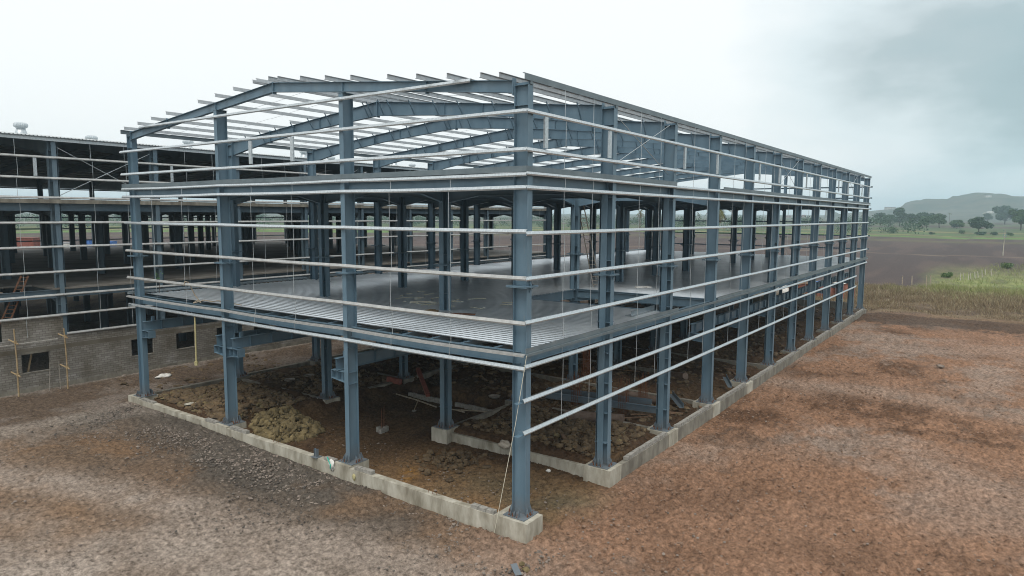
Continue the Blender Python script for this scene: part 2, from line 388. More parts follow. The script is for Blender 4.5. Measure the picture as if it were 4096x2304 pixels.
# ------------------------------------------------------------------ the ground sheet
def make_ground():
    th = np.concatenate([np.linspace(-52, -41, 14)[:-1], np.linspace(-41, 41, 840), np.linspace(41, 52, 14)[1:], np.linspace(52, 308, 70)[1:-1]])
    th = np.radians(th)+YAW
    r = np.concatenate([np.linspace(1.0, 16, 10)[:-1], np.geomspace(16, 140, 760)[:-1], np.geomspace(140, 900, 120)[:-1], np.geomspace(900, 9000, 30)])
    TT, RR = np.meshgrid(th, r)
    x = CAM[0]+RR*np.cos(TT); y = CAM[1]+RR*np.sin(TT)
    z = height(x, y)
    d = RR
    ins = (x > 0.1) & (x < 82.5) & (y > 0.0) & (y < 33.1)
    out_b = ins | ((y > 41.9) & (y < 108) & (x < 67) & (x > -24))
    near = 1-S(d, 90, 170)
    right = S(-y+0.25*np.clip(x, -30, 0)+2, -4, 4)
    ruts = fbm(x*1.1+y*.3, y*3.0-x*.3, 3, 21)-.5
    lump = (fbm(x*2.6, y*2.6, 3, 31, .6)-.5)*.17+(fbm(x*6.3, y*6.3, 3, 33, .7)-.5)*.19+ruts*.26*right+(fbm(x*1.3, y*1.3, 3, 35)-.5)*.16*right+(fbm(x*.35, y*.35, 2, 41)-.5)*.35
    heap = np.exp(-((x+0.9)/1.3)**2)*(y > -2)*(y < 33.5)
    lump = lump+heap*(fbm(x*3.5, y*3.5, 3, 51, .6)-.5)*.28+heap*.10
    lump = lump*np.where((x > -.6) & (x < .1), .3, 1)*np.where((np.abs(y+.2) < .5) & (x > 6), .4, 1)
    z = z+lump*near*np.where(out_b, .7, 1.0)
    # the soil itself: what lies where
    def C(*c): return np.array(c, float)
    n1 = fbm(x*.13, y*.13, 4, 61); n2 = fbm(x*.34+5, y*.34, 4, 71); n3 = fbm(x*.06, y*.06, 3, 81)
    def mix(a, b, f): return a*(1-f[..., None])+b*f[..., None]
    n4 = fbm(x*.9, y*.9, 4, 101, .6)
    c = np.broadcast_to(C(.135, .094, .064), x.shape+(3,)).copy()
    left = mix(c, C(.165, .105, .062), S(n2, .38, .68))
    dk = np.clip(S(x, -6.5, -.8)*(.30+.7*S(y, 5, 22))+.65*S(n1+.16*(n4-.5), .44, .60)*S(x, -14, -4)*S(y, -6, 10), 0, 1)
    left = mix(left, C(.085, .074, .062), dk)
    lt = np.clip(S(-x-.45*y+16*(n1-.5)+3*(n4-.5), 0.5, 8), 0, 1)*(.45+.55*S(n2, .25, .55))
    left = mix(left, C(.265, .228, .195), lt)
    left = mix(left, C(.24, .21, .18), S(y+5*(n4-.5), 27, 34)*.75)
    rt = mix(np.broadcast_to(C(.205, .120, .075), x.shape+(3,)), C(.078, .042, .023), S(n2+.7*(n4-.5), .40, .76)*.85)
    rt = mix(rt, C(.25, .20, .165), S(n1+.45*(n4-.5)+.07*S(-y, 6, 30), .46, .78)*.7)
    rt = mix(rt, C(.225, .138, .092), S(n3+.3*(n4-.5), .45, .65)*.5)
    rt = mix(rt, C(.27, .215, .175), S(-x+3*(n4-.5), -3, 4)*.5)
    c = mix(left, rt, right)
    # worn wheel tracks: paler, drier bands
    for pts, wd, k in ((((-200, 1850), (0, 1905), (400, 1965), (900, 2080), (1300, 2190), (1800, 2330)), 1.4, .8), (((-200, 2010), (0, 2060), (500, 2170), (1000, 2330)), 1.0, .35),
                       (((-100, 1690), (0, 1665), (300, 1625), (560, 1590)), 1.1, .6), (((4300, 1720), (4096, 1680), (3700, 1600), (3450, 1560), (3200, 1540), (3000, 1490)), 2.2, .42),
                       (((4200, 1990), (3600, 1850), (3000, 1790), (2700, 1830)), 1.8, .2)):
        P = [at(*q) for q in pts]; dmin = np.full(x.shape, 1e9)
        for p0, p1 in zip(P[:-1], P[1:]):
            ex, ey = p1.x-p0.x, p1.y-p0.y; t = np.clip(((x-p0.x)*ex+(y-p0.y)*ey)/(ex*ex+ey*ey), 0, 1)
            dmin = np.minimum(dmin, np.hypot(x-p0.x-t*ex, y-p0.y-t*ey))
        fz = np.exp(-(dmin/wd)**2)*k*(.55+.9*n4)
        c = mix(c, C(.25, .212, .18), np.clip(fz, 0, 1))
    lane = S(y, 32.8, 34)*(1-S(y, 41, 42))
    c = mix(c, mix(np.broadcast_to(C(.098, .072, .052), x.shape+(3,)), C(.15, .125, .105), S(n2+.3*(n4-.5), .45, .65)), lane)
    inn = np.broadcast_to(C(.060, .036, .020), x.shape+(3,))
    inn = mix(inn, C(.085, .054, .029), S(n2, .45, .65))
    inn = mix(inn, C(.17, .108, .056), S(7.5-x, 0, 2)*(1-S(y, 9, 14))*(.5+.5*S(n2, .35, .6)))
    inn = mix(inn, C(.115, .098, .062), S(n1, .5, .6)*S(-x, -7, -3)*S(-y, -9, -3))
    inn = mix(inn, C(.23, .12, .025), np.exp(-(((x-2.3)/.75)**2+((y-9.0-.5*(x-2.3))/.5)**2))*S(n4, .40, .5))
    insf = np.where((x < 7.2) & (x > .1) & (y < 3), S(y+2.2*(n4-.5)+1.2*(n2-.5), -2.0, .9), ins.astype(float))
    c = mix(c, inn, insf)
    # wasteland and ploughed fields beyond the site
    f1 = S(d, 100, 118)
    c = mix(c, mix(np.broadcast_to(C(.10, .072, .050), x.shape+(3,)), C(.15, .115, .07), S(n2, .4, .6)), f1)
    c = mix(c, C(.058, .040, .028), S(d+6*(n4-.5), 95, 99)*(1-S(d+6*(n4-.5), 105, 110))*.85)
    f2 = S(d+14*(n2-.5), 150, 168)
    plough = mix(np.broadcast_to(C(.060, .046, .044), x.shape+(3,)), C(.080, .060, .054), S(fbm(x*.03, y*.2, 3, 91), .4, .6))
    c = mix(c, plough, f2)
    q = d*(1+.03*(fbm(TT*6, TT*0, 2, 97)-.5))
    for a, b_, colr, k in ((268, 270, (.25, .20, .14), .7), (352, 372, (.11, .12, .05), .45), (404, 430, (.10, .19, .045), .95), (436, 448, (.20, .22, .08), .9),
                           (452, 490, (.075, .13, .045), .9), (494, 512, (.19, .20, .08), .85), (516, 640, (.065, .11, .045), .85), (700, 900, (.07, .10, .045), .8), (1000, 5000, (.07, .085, .045), .8)):
        wv = S(q, a-2, a+2)*(1-S(q, b_-2, b_+2))
        c = mix(c, C(*colr), wv*k*(.6+.4*S(n1, .35, .55)))
    gb = S(d+22*(n4-.5)+14*(n2-.5), 134, 150)*(.55+.45*S(n2, .35, .55))*(1-S(d, 170, 240))*S(-y, -6, 9)*S(-y+.10*(d-120)+8*(n1-.5), 4, 9)
    c = mix(c, mix(np.broadcast_to(C(.13, .17, .055), x.shape+(3,)), C(.20, .22, .085), S(n4, .4, .6)), gb)
    nt_, nr = len(th), len(r)
    verts = np.stack([x, y, z], -1).reshape(-1, 3)
    idx = np.arange(nt_*nr).reshape(nr, nt_)
    a = idx[:-1]; b2 = idx[1:]
    quads = np.stack([a, np.roll(a, -1, 1), np.roll(b2, -1, 1), b2], -1).reshape(-1, 4)
    me = bpy.data.meshes.new('ground')
    me.vertices.add(len(verts)); me.vertices.foreach_set('co', verts.ravel())
    me.loops.add(quads.size); me.loops.foreach_set('vertex_index', quads.ravel())
    me.polygons.add(len(quads)); me.polygons.foreach_set('loop_start', np.arange(0, quads.size, 4)); me.polygons.foreach_set('loop_total', np.full(len(quads), 4))
    me.update(calc_edges=True)
    cc = np.ones((len(verts), 4), np.float32); cc[:, :3] = c.reshape(-1, 3)
    ca = me.color_attributes.new('soil', 'FLOAT_COLOR', 'POINT'); ca.data.foreach_set('color', cc.ravel())
    me.materials.append(MAT['ground']); me.polygons.foreach_set('use_smooth', [True]*len(me.polygons))
    tag(put('ground', me), kind='structure')
make_ground()

# ------------------------------------------------------------------ hill on the right horizon
def make_hill():
    """flat-topped hill about 1.7 km away, with a steep left nose"""
    prof = [(3300, 862), (3400, 852), (3480, 844), (3540, 838), (3600, 829), (3608, 825), (3620, 812), (3645, 804), (3664, 801), (3720, 800), (3755, 799), (3795, 797), (3808, 788), (3822, 789), (3842, 787), (3885, 787),
            (3912, 785), (3950, 785), (3976, 788), (4010, 790), (4096, 793), (4250, 800), (4500, 812), (4800, 835)]
    DIST = 1700.0
    vs, fs = [], []
    steps = [(-760, .0), (-680, .03), (-600, .06), (-530, .11), (-460, .16), (-390, .24), (-330, .33), (-260, .45), (-200, .58), (-140, .71), (-90, .83), (-55, .92), (-30, .97), (0, 1.0), (200, .97), (600, .4), (900, 0)]
    us = np.linspace(prof[0][0], prof[-1][0], 160)
    pv = np.interp(us, [p[0] for p in prof], [p[1] for p in prof])
    for i, (u, v) in enumerate(zip(us, pv)):
        d = ray(u, v); d = d/np.hypot(d[0], d[1])
        ztop = CAM[2]+d[2]*DIST
        for j, (o, k) in enumerate(steps):
            p = CAM+d*(DIST+o); zb = float(height(p[0], p[1]))-3
            z = zb+(ztop-zb)*k
            if 0 < k < .95: z += (float(fbm(p[0]*.012, p[1]*.012, 4, 7))-.5)*46*k
            vs.append((p[0], p[1], z))
    n = len(steps)
    for i in range(len(us)-1):
        for j in range(n-1): fs.append((i*n+j, (i+1)*n+j, (i+1)*n+j+1, i*n+j+1))
    global HILL
    from mathutils.bvhtree import BVHTree
    HILL = BVHTree.FromPolygons([Vector(v) for v in vs], fs)
    mb = MB(); mb.add(vs, fs)
    tag(mb.build('hill', 'hill', smooth=True), kind='structure')
make_hill()

# ================================================================== STEEL FRAME BUILDING
GX = [.30]+[7.5*i+.13 for i in range(1, 12)]
GY = [.35, 11.08, 22.1, 32.8]
XE = GX[-1]
bld = empty('steel_frame_building', (0, 0, 0))
tag(bld, 'open two storey steel frame of blue grey columns, beams and galvanised girts, nearest the camera', 'building')
def part(mb, name, mat, parent=bld, **k): return mb.build(name, mat, parent, **k)

def stiff(mb, x0, x1, y0, y1, zs, t=.012):
    for z in zs: mb.box((x0, y0, z), (x1, y1, z+t))
# --- column meshes, base point at the middle of the outer flange
def col_side_mesh(top, cruc):
    mb = MB()
    mb.prism(iprof(.70, .34), (0, 0, 0), X_, Y_, (0, 0, top))
    stiff(mb, -.16, .16, .024, .676, (17.1, 17.9))
    if cruc:
        for s in (-1, 1):
            mb.box((s*.011, .34, .0), (s*.328, .356, 14.3))
            mb.box((s*.328, .18, .0), (s*.35, .52, 14.3))
            for z in np.arange(1.2, 14, 1.55): mb.box((s*.012, .024, z), (s*.32, .338, z+.012)); mb.box((s*.012, .358, z), (s*.32, .676, z+.012))
    return mb.mesh('column', 'steel')
def col_cross_mesh(top, zs=1.55, mat='steel', z0=0.0):
    mb = MB()
    mb.prism(iprof(.66, .32), (0, -.33, z0), X_, Y_, (0, 0, top-z0))
    for s in (-1, 1):
        mb.box((s*.009, -.008, z0), (s*.308, .008, top))
        mb.box((s*.308, -.16, z0), (s*.33, .16, top))
        for z in np.arange(1.2, top-.5, 2.3):
            for q in (-1, 1): mb.box((s*.009, q*.009, z), (s*.306, q*.306, z+.012))
    return mb.mesh('column', mat)
def col_wind_mesh(top):
    mb = MB(); mb.prism(iprof(.66, .30), (0, 0, 0), Y_, X_, (0, 0, top))
    stiff(mb, .024, .636, -.14, .14, (4.05, 4.65, 5.9, 13.9))
    mb.box((-.012, -.115, 5.05), (-.001, .115, 6.25))
    mb.box((-.03, -.2, top), (.69, .2, top+.025))
    return mb.mesh('column', 'steel')
def base_mesh(hx, hy):
    """base plate with gussets; hx, hy half sizes of the column section"""
    mb = MB(); ex, ey = hx+.20, hy+.20
    mb.box((-ex, -ey, -.045), (ex, ey, -.004))
    g = [(0, 0), (.19, 0), (.19, .05), (.05, .34), (0, .34)]
    for s in (-1, 1):
        for q in (-.12, .12):
            mb.prism(g, (q-.007, s*hy, 0), (0, s, 0), Z_, (.014, 0, 0))
        for q in (-hy*.55, 0, hy*.55):
            mb.prism(g, (s*hx, q-.007, 0), (s, 0, 0), Z_, (0, .014, 0))
    n0 = len(mb.f)
    for s in (-1, 1):
        for q in (-.05, .05, .18, -.18): mb.tube([(q, s*(hy+.12), -.01), (q, s*(hy+.12), .14)], .018, 6); mb.box((q-.028, s*(hy+.12)-.028, .0), (q+.028, s*(hy+.12)+.028, .05))
        for q in (-.42*hy, .25*hy, .8*hy): mb.tube([(s*(hx+.12), q, -.01), (s*(hx+.12), q, .14)], .018, 6); mb.box((s*(hx+.12)-.028, q-.028, .0), (s*(hx+.12)+.028, q+.028, .05))
    me = mb.mesh('base_plate', 'steel'); me.materials.append(MAT['rust'])
    me.polygons.foreach_set('material_index', [0]*n0+[1]*(len(mb.f)-n0))
    return me
def splice_mesh(hx, hy):
    mb = MB()
    for z in (9.76, 9.80): mb.box((-hx-.13, -hy-.13, z), (hx+.13, hy+.13, z+.03))
    for s in (-1, 1):
        for q in (-1, 1):
            z0 = 9.83 if q > 0 else 9.76
            mb.prism([(0, 0), (.11, 0), (0, .26*q)], (-.007, s*hy, z0), (0, s, 0), Z_, (.014, 0, 0))
            for e in (-.09, .09): mb.tube([(e*q*1.2, s*(hy+.07), 9.70), (e*q*1.2, s*(hy+.07), 9.90)], .014, 5)
    return mb.mesh('splice_plate', 'steel')
M_plain, M_cruc = col_side_mesh(18.03, False), col_side_mesh(18.03, True)
M_cross = col_cross_mesh(14.3)
M_base, M_spl = base_mesh(.35, .35), splice_mesh(.35, .35)
M_wind = {1: col_wind_mesh(18.62), 2: col_wind_mesh(18.72)}
CRUC = {1, 2, 5, 6, 9, 10}
def add_base(c, loc_local):
    put('base_plate', M_base, c, loc_local)
    put('splice_plate', M_spl, c, loc_local)
for i, x in enumerate(GX):
    for side in (0, 1):
        me = M_cruc if (i in CRUC and side == 0) else M_plain
        c = put('column', me, bld, (x, 0 if side == 0 else 33.15, 0), (0, 0, 0 if side == 0 else math.pi))
        add_base(c, (0, .35, 0))
    for k in (1, 2):
        if i in (0, 11):
            c = put('column', M_wind[k], bld, (0 if i == 0 else XE+.3, GY[k], 0), (0, 0, 0 if i == 0 else math.pi)); add_base(c, (.33, 0, 0))
        else:
            c = put('column', M_cross, bld, (x, GY[k], 0)); add_base(c, (0, 0, 0))
# --- rafters with their fly braces
def rtop(y): return 18.05+.1*min(y, 33.14-y)
YS = [.70, 2.4, 5.45, 9.0, 13.0, 16.57]
DEP = [1.0, .86, .70, .66, .76, .86]
PUR = [.90, 1.85, 3.64, 5.40, 7.17, 9.62, 11.45, 13.35, 15.18, 15.97, 17.0, 17.35, 19.17, 20.97, 22.78, 24.6, 26.41, 28.23, 29.99, 31.81]
PURZ = lambda y: 18.05+.1*min(y, 33.14-y)
for i, x in enumerate(GX):
    gable = i in (0, 11)
    xr = .15 if i == 0 else x
    for half in (0, 1):
        mb = MB()
        fy = (lambda y: y) if half == 0 else (lambda y: 33.14-y)
        ys = YS
        dp = [.50, .48, .46, .46, .48, .50] if gable else DEP
        mb.ipath([(xr, fy(y), rtop(y)) for y in ys], [(xr, fy(y), rtop(y)-d) for y, d in zip(ys, dp)], X_, .24)
        # end plates and web stiffeners
        for y, d in ((ys[0], dp[0]), (5.45, dp[2]), (ys[-1], dp[-1])):
            yy = fy(y)-(.012 if half == 0 else -.012)*(1 if y > 10 else -1)
            mb.box((xr-.125, yy-.011, rtop(y)-d-.10), (xr+.125, yy+.011, rtop(y)+.09 if y < 10 else rtop(y)+.02))
        for y, d in ((8.2, .66), (11.0, .71)):
            if not gable or y > 10: mb.box((xr-.11, fy(y)-.006, rtop(y)-d+.02), (xr+.11, fy(y)+.006, rtop(y)-.024))
        rf = part(mb, 'rafter', 'steel')
        if 1 <= i <= 5:
            for y in PUR:
                yl = y if half == 0 else 33.14-y
                if not (1.5 < yl < 16.2): continue
                d = float(np.interp(yl, YS, DEP))
                for s in ((-1, 1) if i < 3 else (-1,)):
                    fb = MB()
                    fb.bar((x+s*.10, y, rtop(y)-d+.03), (x+s*.62, y, rtop(y)+.06), .05, .05)
                    fb.bar((x+s*.10, y, rtop(y)-d+.03), (x+s*.10, y, rtop(y)-d+.12), .1, .012)
                    part(fb, 'fly_brace', 'steel', rf)
# --- purlins (Z sections) and eave struts
def zprof(h, f): return [(0, 0), (f, 0), (f, .02), (.006, .006), (.006, h-.006), (.006, h), (-f, h), (-f, h-.02), (0, h-.008)]
def purlin(y, x0, x1, h=.20, f=.07, mat='purlin', name='purlin', z=None, flip=1):
    mb = MB()
    z = PURZ(y)+.004 if z is None else z
    xs = [x0]+[g for g in GX if x0+1 < g < x1-1]+[x1]
    for k in range(len(xs)-1):
        o = .004*(k % 2)
        mb.prism([(p*flip, q) for p, q in zprof(h, f)], (xs[k]-(.35 if k else 0), y+o, z+o), Y_, Z_, (xs[k+1]-xs[k]+(.35 if k else 0)+(.35 if k < len(xs)-2 else 0), 0, 0))
    # cleats on each rafter
    for g in GX:
        if x0-1 < g < x1+1: mb.box((g-.06, y+.012, z), (g+.06, y+.022, z+h*.9))
    # bolt-hole row at the projecting end
    return part(mb, name, mat)
for y in PUR:
    x0 = -.62 if y != 24.6 else 7.0
    purlin(y, x0, XE+.75, flip=1 if y < 16.57 else -1)
for y, fl in ((-.06, 1), (33.2, -1)):
    mb = MB()
    for k in range(11):
        a = -.22 if k == 0 else GX[k]-.01; b = XE+.6 if k == 10 else GX[k+1]-.01
        o = .003*(k % 2)
        mb.prism([(0, 0), (.1*fl, .01), (.1*fl, .03), (.01*fl, .012), (.01*fl, .238), (.1*fl, .24), (.1*fl, .262), (0, .25)], (a, y+o, 18.04+o), Y_, Z_, (b-a-.004, 0, 0))
        mb.box((GX[k]-.1, y+.01, 17.92), (GX[k]+.1, y+.12*fl, 18.035))
    part(mb, 'eave_strut', 'trim')
# --- girts: web tilted skyward to read bright, lip turned under to read dark, top flange
GP = [(.0, .175), (-.065, .058), (-.035, .0), (-.023, .0), (-.05, .052), (.012, .163), (.06, .163), (.06, .175)]
def girt(axis, level, a, b, grid, outward, off, name='girt', mat='galv', prof=GP, sag=0.0, ragged=True):
    """outward: unit vector pointing out of the building; off: coordinate of the column face"""
    mb = MB(); out_ = Vector(outward); ax = X_ if axis == 'x' else Y_
    cuts = [a]+[g for g in grid if a+.8 < g < b-.8]+[b]
    for k in range(len(cuts)-1):
        o = .003*(k % 2)+rng.uniform(-.006, .006)
        s0 = cuts[k]-(.0 if k else 0); s1 = cuts[k+1]
        n = 4 if sag else 1
        for j in range(n):
            t0 = s0+(s1-s0)*j/n; t1 = s0+(s1-s0)*(j+1)/n
            z0 = level-sag*4*(j/n)*(1-j/n); z1 = level-sag*4*((j+1)/n)*(1-(j+1)/n)
            base = out_*off if False else None
            org = (Vector((t0, off, z0-.1+o)) if axis == 'x' else Vector((off, t0, z0-.1+o)))+out_*o
            mb.prism([(-p, q) for p, q in prof], org, out_, Z_, ax*(t1-t0-(.004 if j == n-1 else 0))+Z_*(z1-z0))
    return part(mb, name, mat)
GYC = [0.2, 11.08, 22.1, 33.0]
OFFR, OFFG = -.075, -.075
for lv in (16.86, 15.35, 14.41, 13.85, 12.0, 10.15, 8.34, 6.50):
    girt('x', lv, -.10, XE+.75, GX, (0, -1, 0), OFFR, sag=.0)
for lv, x0 in ((5.08, -.18), (3.70, -.18)):
    girt('x', lv, x0, GX[10]+.7, GX, (0, -1, 0), OFFR)
girt('y', 18.33, 2.8, 30.9, GYC, (-1, 0, 0), OFFG)
for lv in (16.86, 15.35, 14.37, 13.85):
    girt('y', lv, -.10, 33.75, GYC, (-1, 0, 0), OFFG, sag=.03 if lv < 15 else .0)
for lv in (12.08, 10.17, 8.31, 6.42):
    girt('y', lv, -.10, 33.65, GYC, (-1, 0, 0), OFFG, mat='galv_dusty' if lv in (10.17, 8.31) else 'galv', sag=.02)
# gable girt at deck level lies flat like a shelf
DP = [(-.24, .06), (.0, .08), (.0, .065), (-.225, .048), (-.225, -.02), (-.24, -.02)]
girt('y', 7.05, -.12, 33.6, GYC, (-1, 0, 0), -.02, prof=DP, mat='galv_dusty', sag=.05)
# the two far faces, seen through the frame
for lv in (16.86, 15.35, 13.85, 12.0, 10.15, 8.34):
    girt('y', lv, -.3, 33.4, GYC, (1, 0, 0), XE+.38, mat='steel')
for lv in (7.25, 6.4):
    girt('x', lv, -.3, XE+.6, GX, (0, 1, 0), 33.22)
# --- window posts between the two upper girts
for k in range(6):
    for x in (15*k+1.31, 15*k+6.95):
        if x > XE: continue
        mb = MB(); mb.prism([(0, 0), (.26, 0), (.26, .07), (.24, .07), (.24, .02), (.02, .02), (.02, .07), (0, .07)] if False else [(0, 0), (.24, 0), (.24, .09), (.225, .09), (.225, .015), (.015, .015), (.015, .09), (0, .09)],
                 (x-.12, -.12 if x % 15 < 3 else -.10, 15.47), X_, Y_, (0, 0, 1.27))
        part(mb, 'window_post', 'galv')
for y in (14.9, 18.62):
    mb = MB(); mb.prism([(0, 0), (.24, 0), (.24, .09), (.225, .09), (.225, .015), (.015, .015), (.015, .09), (0, .09)], (-.10, y-.12, 15.47), Y_, X_, (0, 0, 1.27))
    part(mb, 'window_post', 'galv')
# --- sag rods
RL = [18.1, 16.86, 15.35, 14.41, 13.85, 12.0, 10.15, 8.34, 7.05, 6.5, 5.08, 3.7]
for i in range(11):
    for k in (0, 1):
        x = 7.5*i+2.85+2.5*k; mb = MB()
        for j in range(len(RL)-1):
            if RL[j] == 14.41: pass
            dx = .10*(j % 2)
            mb.tube([(x+dx, -.05, RL[j]), (x+dx, -.05, RL[j+1])], .012, 5)
        part(mb, 'sag_rod', 'galv')
GLV = [14.37, 13.85, 12.08, 10.17, 8.31, 7.05, 6.42]
for y0 in (0, 11.03, 22.06):
    for k in (0, 1):
        y = y0+3.95+3.68*k; mb = MB()
        for j in range(len(GLV)-1):
            mb.tube([(-.07, y+.10*(j % 2), GLV[j]), (-.07, y+.10*(j % 2), GLV[j+1])], .012, 5)
        part(mb, 'sag_rod', 'galv')
for y in PUR[1:8:1]:
    pass
mb = MB()
for b in range(0, 4):                      # roof sag rods between purlins, bay by bay
    for k in (0, 1):
        x = 7.5*b+2.9+2.5*k; pz = [-.06]+PUR+[33.2]
        for j in range(len(pz)-1):
            za = (PURZ(pz[j])+.12 if 0 < pz[j] < 33 else 18.16); zb = (PURZ(pz[j+1])+.12 if pz[j+1] < 33 else 18.16)
            mb.tube([(x+.08*(j % 2), pz[j], za), (x+.08*(j % 2), pz[j+1], zb)], .009, 4)
part(mb, 'roof_sag_rods', 'galv')
# --- cross bracing
for a, b in ((1, 2), (5, 6), (9, 10)):
    for z0, z1 in (((15.1, 17.9),) if a == 1 else ((15.1, 17.9),)):
        for s in (0, 1):
            mb = MB(); p, q = (GX[a]+.17, .36, z0 if s else z1), (GX[b]-.17, .36, z1 if s else z0)
            mb.tube([p, q], .018, 6); mb.box((p[0]-.02, .28, p[2]-.08), (p[0]+.06, .44, p[2]+.08))
            part(mb, 'brace_rod', 'galv')
# --- upper floor: haunched beams both ways, edge beams, trims, soffit
def haunch(mb, p, q, top, d_end, d_mid, hl, side, fw=.26):
    p, q = Vector(p), Vector(q); L_ = (q-p).length; u = (q-p)/L_
    ts = [0, hl, L_/2, L_-hl, L_]; ds = [d_end, d_mid, d_mid, d_mid, d_end]
    zt = Vector((0, 0, 1))
    mb.ipath([p+u*t+zt*top for t in ts], [p+u*t+zt*(top-d) for t, d in zip(ts, ds)], side, fw)
def haunch_line(mb, pts, top, d_end, d_mid, hl, side, fw=.26):
    """continuous girder over several supports, deepened at each"""
    T, B = [], []
    zt = Vector((0, 0, 1))
    for p, q in zip(pts[:-1], pts[1:]):
        p, q = Vector(p), Vector(q); L_ = (q-p).length; u = (q-p)/L_
        for t, d in ((.30, d_end), (.30+hl, d_mid), (L_-.3-hl, d_mid), (L_-.30, d_end)):
            T.append(p+u*t+zt*top); B.append(p+u*t+zt*(top-d))
    mb.ipath(T, B, side, fw)
UZ = 14.42
ROWS = [.70, 10.75, 11.41, 21.77, 22.43, 32.45]
for i, x in enumerate(GX):
    if i in (0, 11): continue
    for a, b in ((0, 1), (2, 3), (4, 5)):
        mb = MB(); haunch(mb, (x, ROWS[a], 0), (x, ROWS[b], 0), UZ, 1.0, .62, 2.3, X_); part(mb, 'floor_beam', 'steel')
for k in (1, 2):
    for i in range(11):
        a = GX[i]+.33; b = GX[i+1]-.33
        mb = MB(); haunch(mb, (a, GY[k], 0), (b, GY[k], 0), UZ-.006, .95, .52, 1.7, Y_); part(mb, 'floor_beam', 'steel')
for y in (.30, 32.9):
    for i in range(11):
        mb = MB(); mb.ipath([(GX[i]+.02, y, 14.36), (GX[i+1]-.02, y, 14.36)], [(GX[i]+.02, y, 13.86), (GX[i+1]-.02, y, 13.86)], Y_, .22); part(mb, 'edge_beam', 'steel')
for x in (.28, XE+.05):
    for a, b in ((.4, 10.93), (11.23, 21.95), (22.25, 32.8)):
        mb = MB(); mb.ipath([(x, a, 14.36), (x, (a+b)/2, 14.33), (x, b, 14.36)], [(x, a, 13.84), (x, (a+b)/2, 13.81), (x, b, 13.84)], X_, .22); part(mb, 'edge_beam', 'steel')
for j, y in enumerate(np.linspace(2.2, 31.2, 17)):
    if min(abs(y-11.08), abs(y-22.1)) < .5: continue
    segs = [(.4, XE)] if y > 11 else [(.4, 15), (22.8, XE)]
    mb = MB()
    for a, b in segs: mb.ipath([(a, y, UZ-.01), (b, y, UZ-.01)], [(a, y, UZ-.36), (b, y, UZ-.36)], Y_, .16)
    part(mb, 'floor_joist', 'steel')
def corr(mb, x0, x1, y0, y1, z, pitch=.30, h=.06):
    """ribbed sheet, ribs along Y"""
    n = int(round((x1-x0)/pitch)); p = (x1-x0)/n; vs = []
    for k in range(n):
        for t, q in ((0, 0), (.40, 0), (.5, -h), (.9, -h)): vs.append((x0+(k+t)*p, z+q))
    vs.append((x1, z))
    m_ = len(vs)
    mb.add([(a, y0, b) for a, b in vs]+[(a, y1, b) for a, b in vs], [(i, i+1, i+1+m_, i+m_) for i in range(m_-1)])
for i in range(11):
    x0 = .55 if i == 0 else GX[i]+.004; x1 = GX[i+1]-.004
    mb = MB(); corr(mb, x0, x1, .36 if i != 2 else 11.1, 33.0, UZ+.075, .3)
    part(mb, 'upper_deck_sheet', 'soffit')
mb = MB()
for a, b in ((-.10, GX[2]+.1), (GX[3]+.6, XE+.7)):
    mb.box((a, -.10, 14.475), (b, -.085, 14.69)); mb.box((a, -.085, 14.475), (b, .30, 14.49))
part(mb, 'edge_trim', 'trim')
mb = MB()
for k, (a, b) in enumerate(((-.10, 11.0), (11.0, 20.9), (20.9, 33.7))):
    o = .005*(k % 2); n = 5
    for j in range(n):
        t0, t1 = a+(b-a)*j/n, a+(b-a)*(j+1)/n
        s0, s1 = -.12*(j/n)*(1-j/n)*1.0, -.12*((j+1)/n)*(1-(j+1)/n)
        if k == 0: s0 *= .3; s1 *= .3
        mb.prism([(0, 0), (.015, 0), (.015, .235), (0, .235)], (-.105-o, t0, 14.455+s0), X_, Z_, Y_*(t1-t0)+Z_*(s1-s0))
part(mb, 'edge_trim', 'trim')
# --- lower floor: beams, joists, deck
LZ = 7.02
for i, x in enumerate(GX):
    if i in (0, 11): continue
    mb = MB()
    haunch_line(mb, [(x, .4, 0), (x, GY[1], 0), (x, GY[2], 0), (x, 32.75, 0)], LZ, .85, .60, 1.6, X_)
    part(mb, 'deck_beam', 'steel')
for k in (1, 2):
    mb = MB()
    haunch_line(mb, [(g, GY[k], 0) for g in GX], LZ-.006, .85, .52, 1.4, Y_)
    part(mb, 'deck_beam', 'steel')
for y in (.34, 32.9):
    mb = MB()
    for i in range(11): mb.ipath([(GX[i]+.02, y, LZ-.02), (GX[i+1]-.02, y, LZ-.02)], [(GX[i]+.02, y, LZ-.5), (GX[i+1]-.02, y, LZ-.5)], Y_, .20)
    part(mb, 'edge_beam', 'steel')
mb = MB()
for a, b in ((.4, 10.93), (11.23, 21.95), (22.25, 32.8)):
    n = 5
    for j in range(n):
        t0, t1 = a+(b-a)*j/n, a+(b-a)*(j+1)/n; s = lambda t: -.16*((t-a)/(b-a))*(1-(t-a)/(b-a))
        mb.ipath([(.32, t0, LZ+.02+s(t0)), (.32, t1, LZ+.02+s(t1))], [(.32, t0, LZ-.5+s(t0)), (.32, t1, LZ-.5+s(t1))], X_, .22)
part(mb, 'edge_beam', 'steel')
for j, y in enumerate(np.arange(1.9, 32, 1.84)):
    segs = [(.44, XE)] if y > 11.4 else [(.44, 15), (22.8, XE)]
    if min(abs(y-11.08), abs(y-22.1)) < .4: continue
    mb = MB()
    for a, b in segs: mb.ipath([(a, y, LZ), (b, y, LZ)], [(a, y, LZ-.3), (b, y, LZ-.3)], Y_, .15)
    part(mb, 'deck_joist', 'steel')
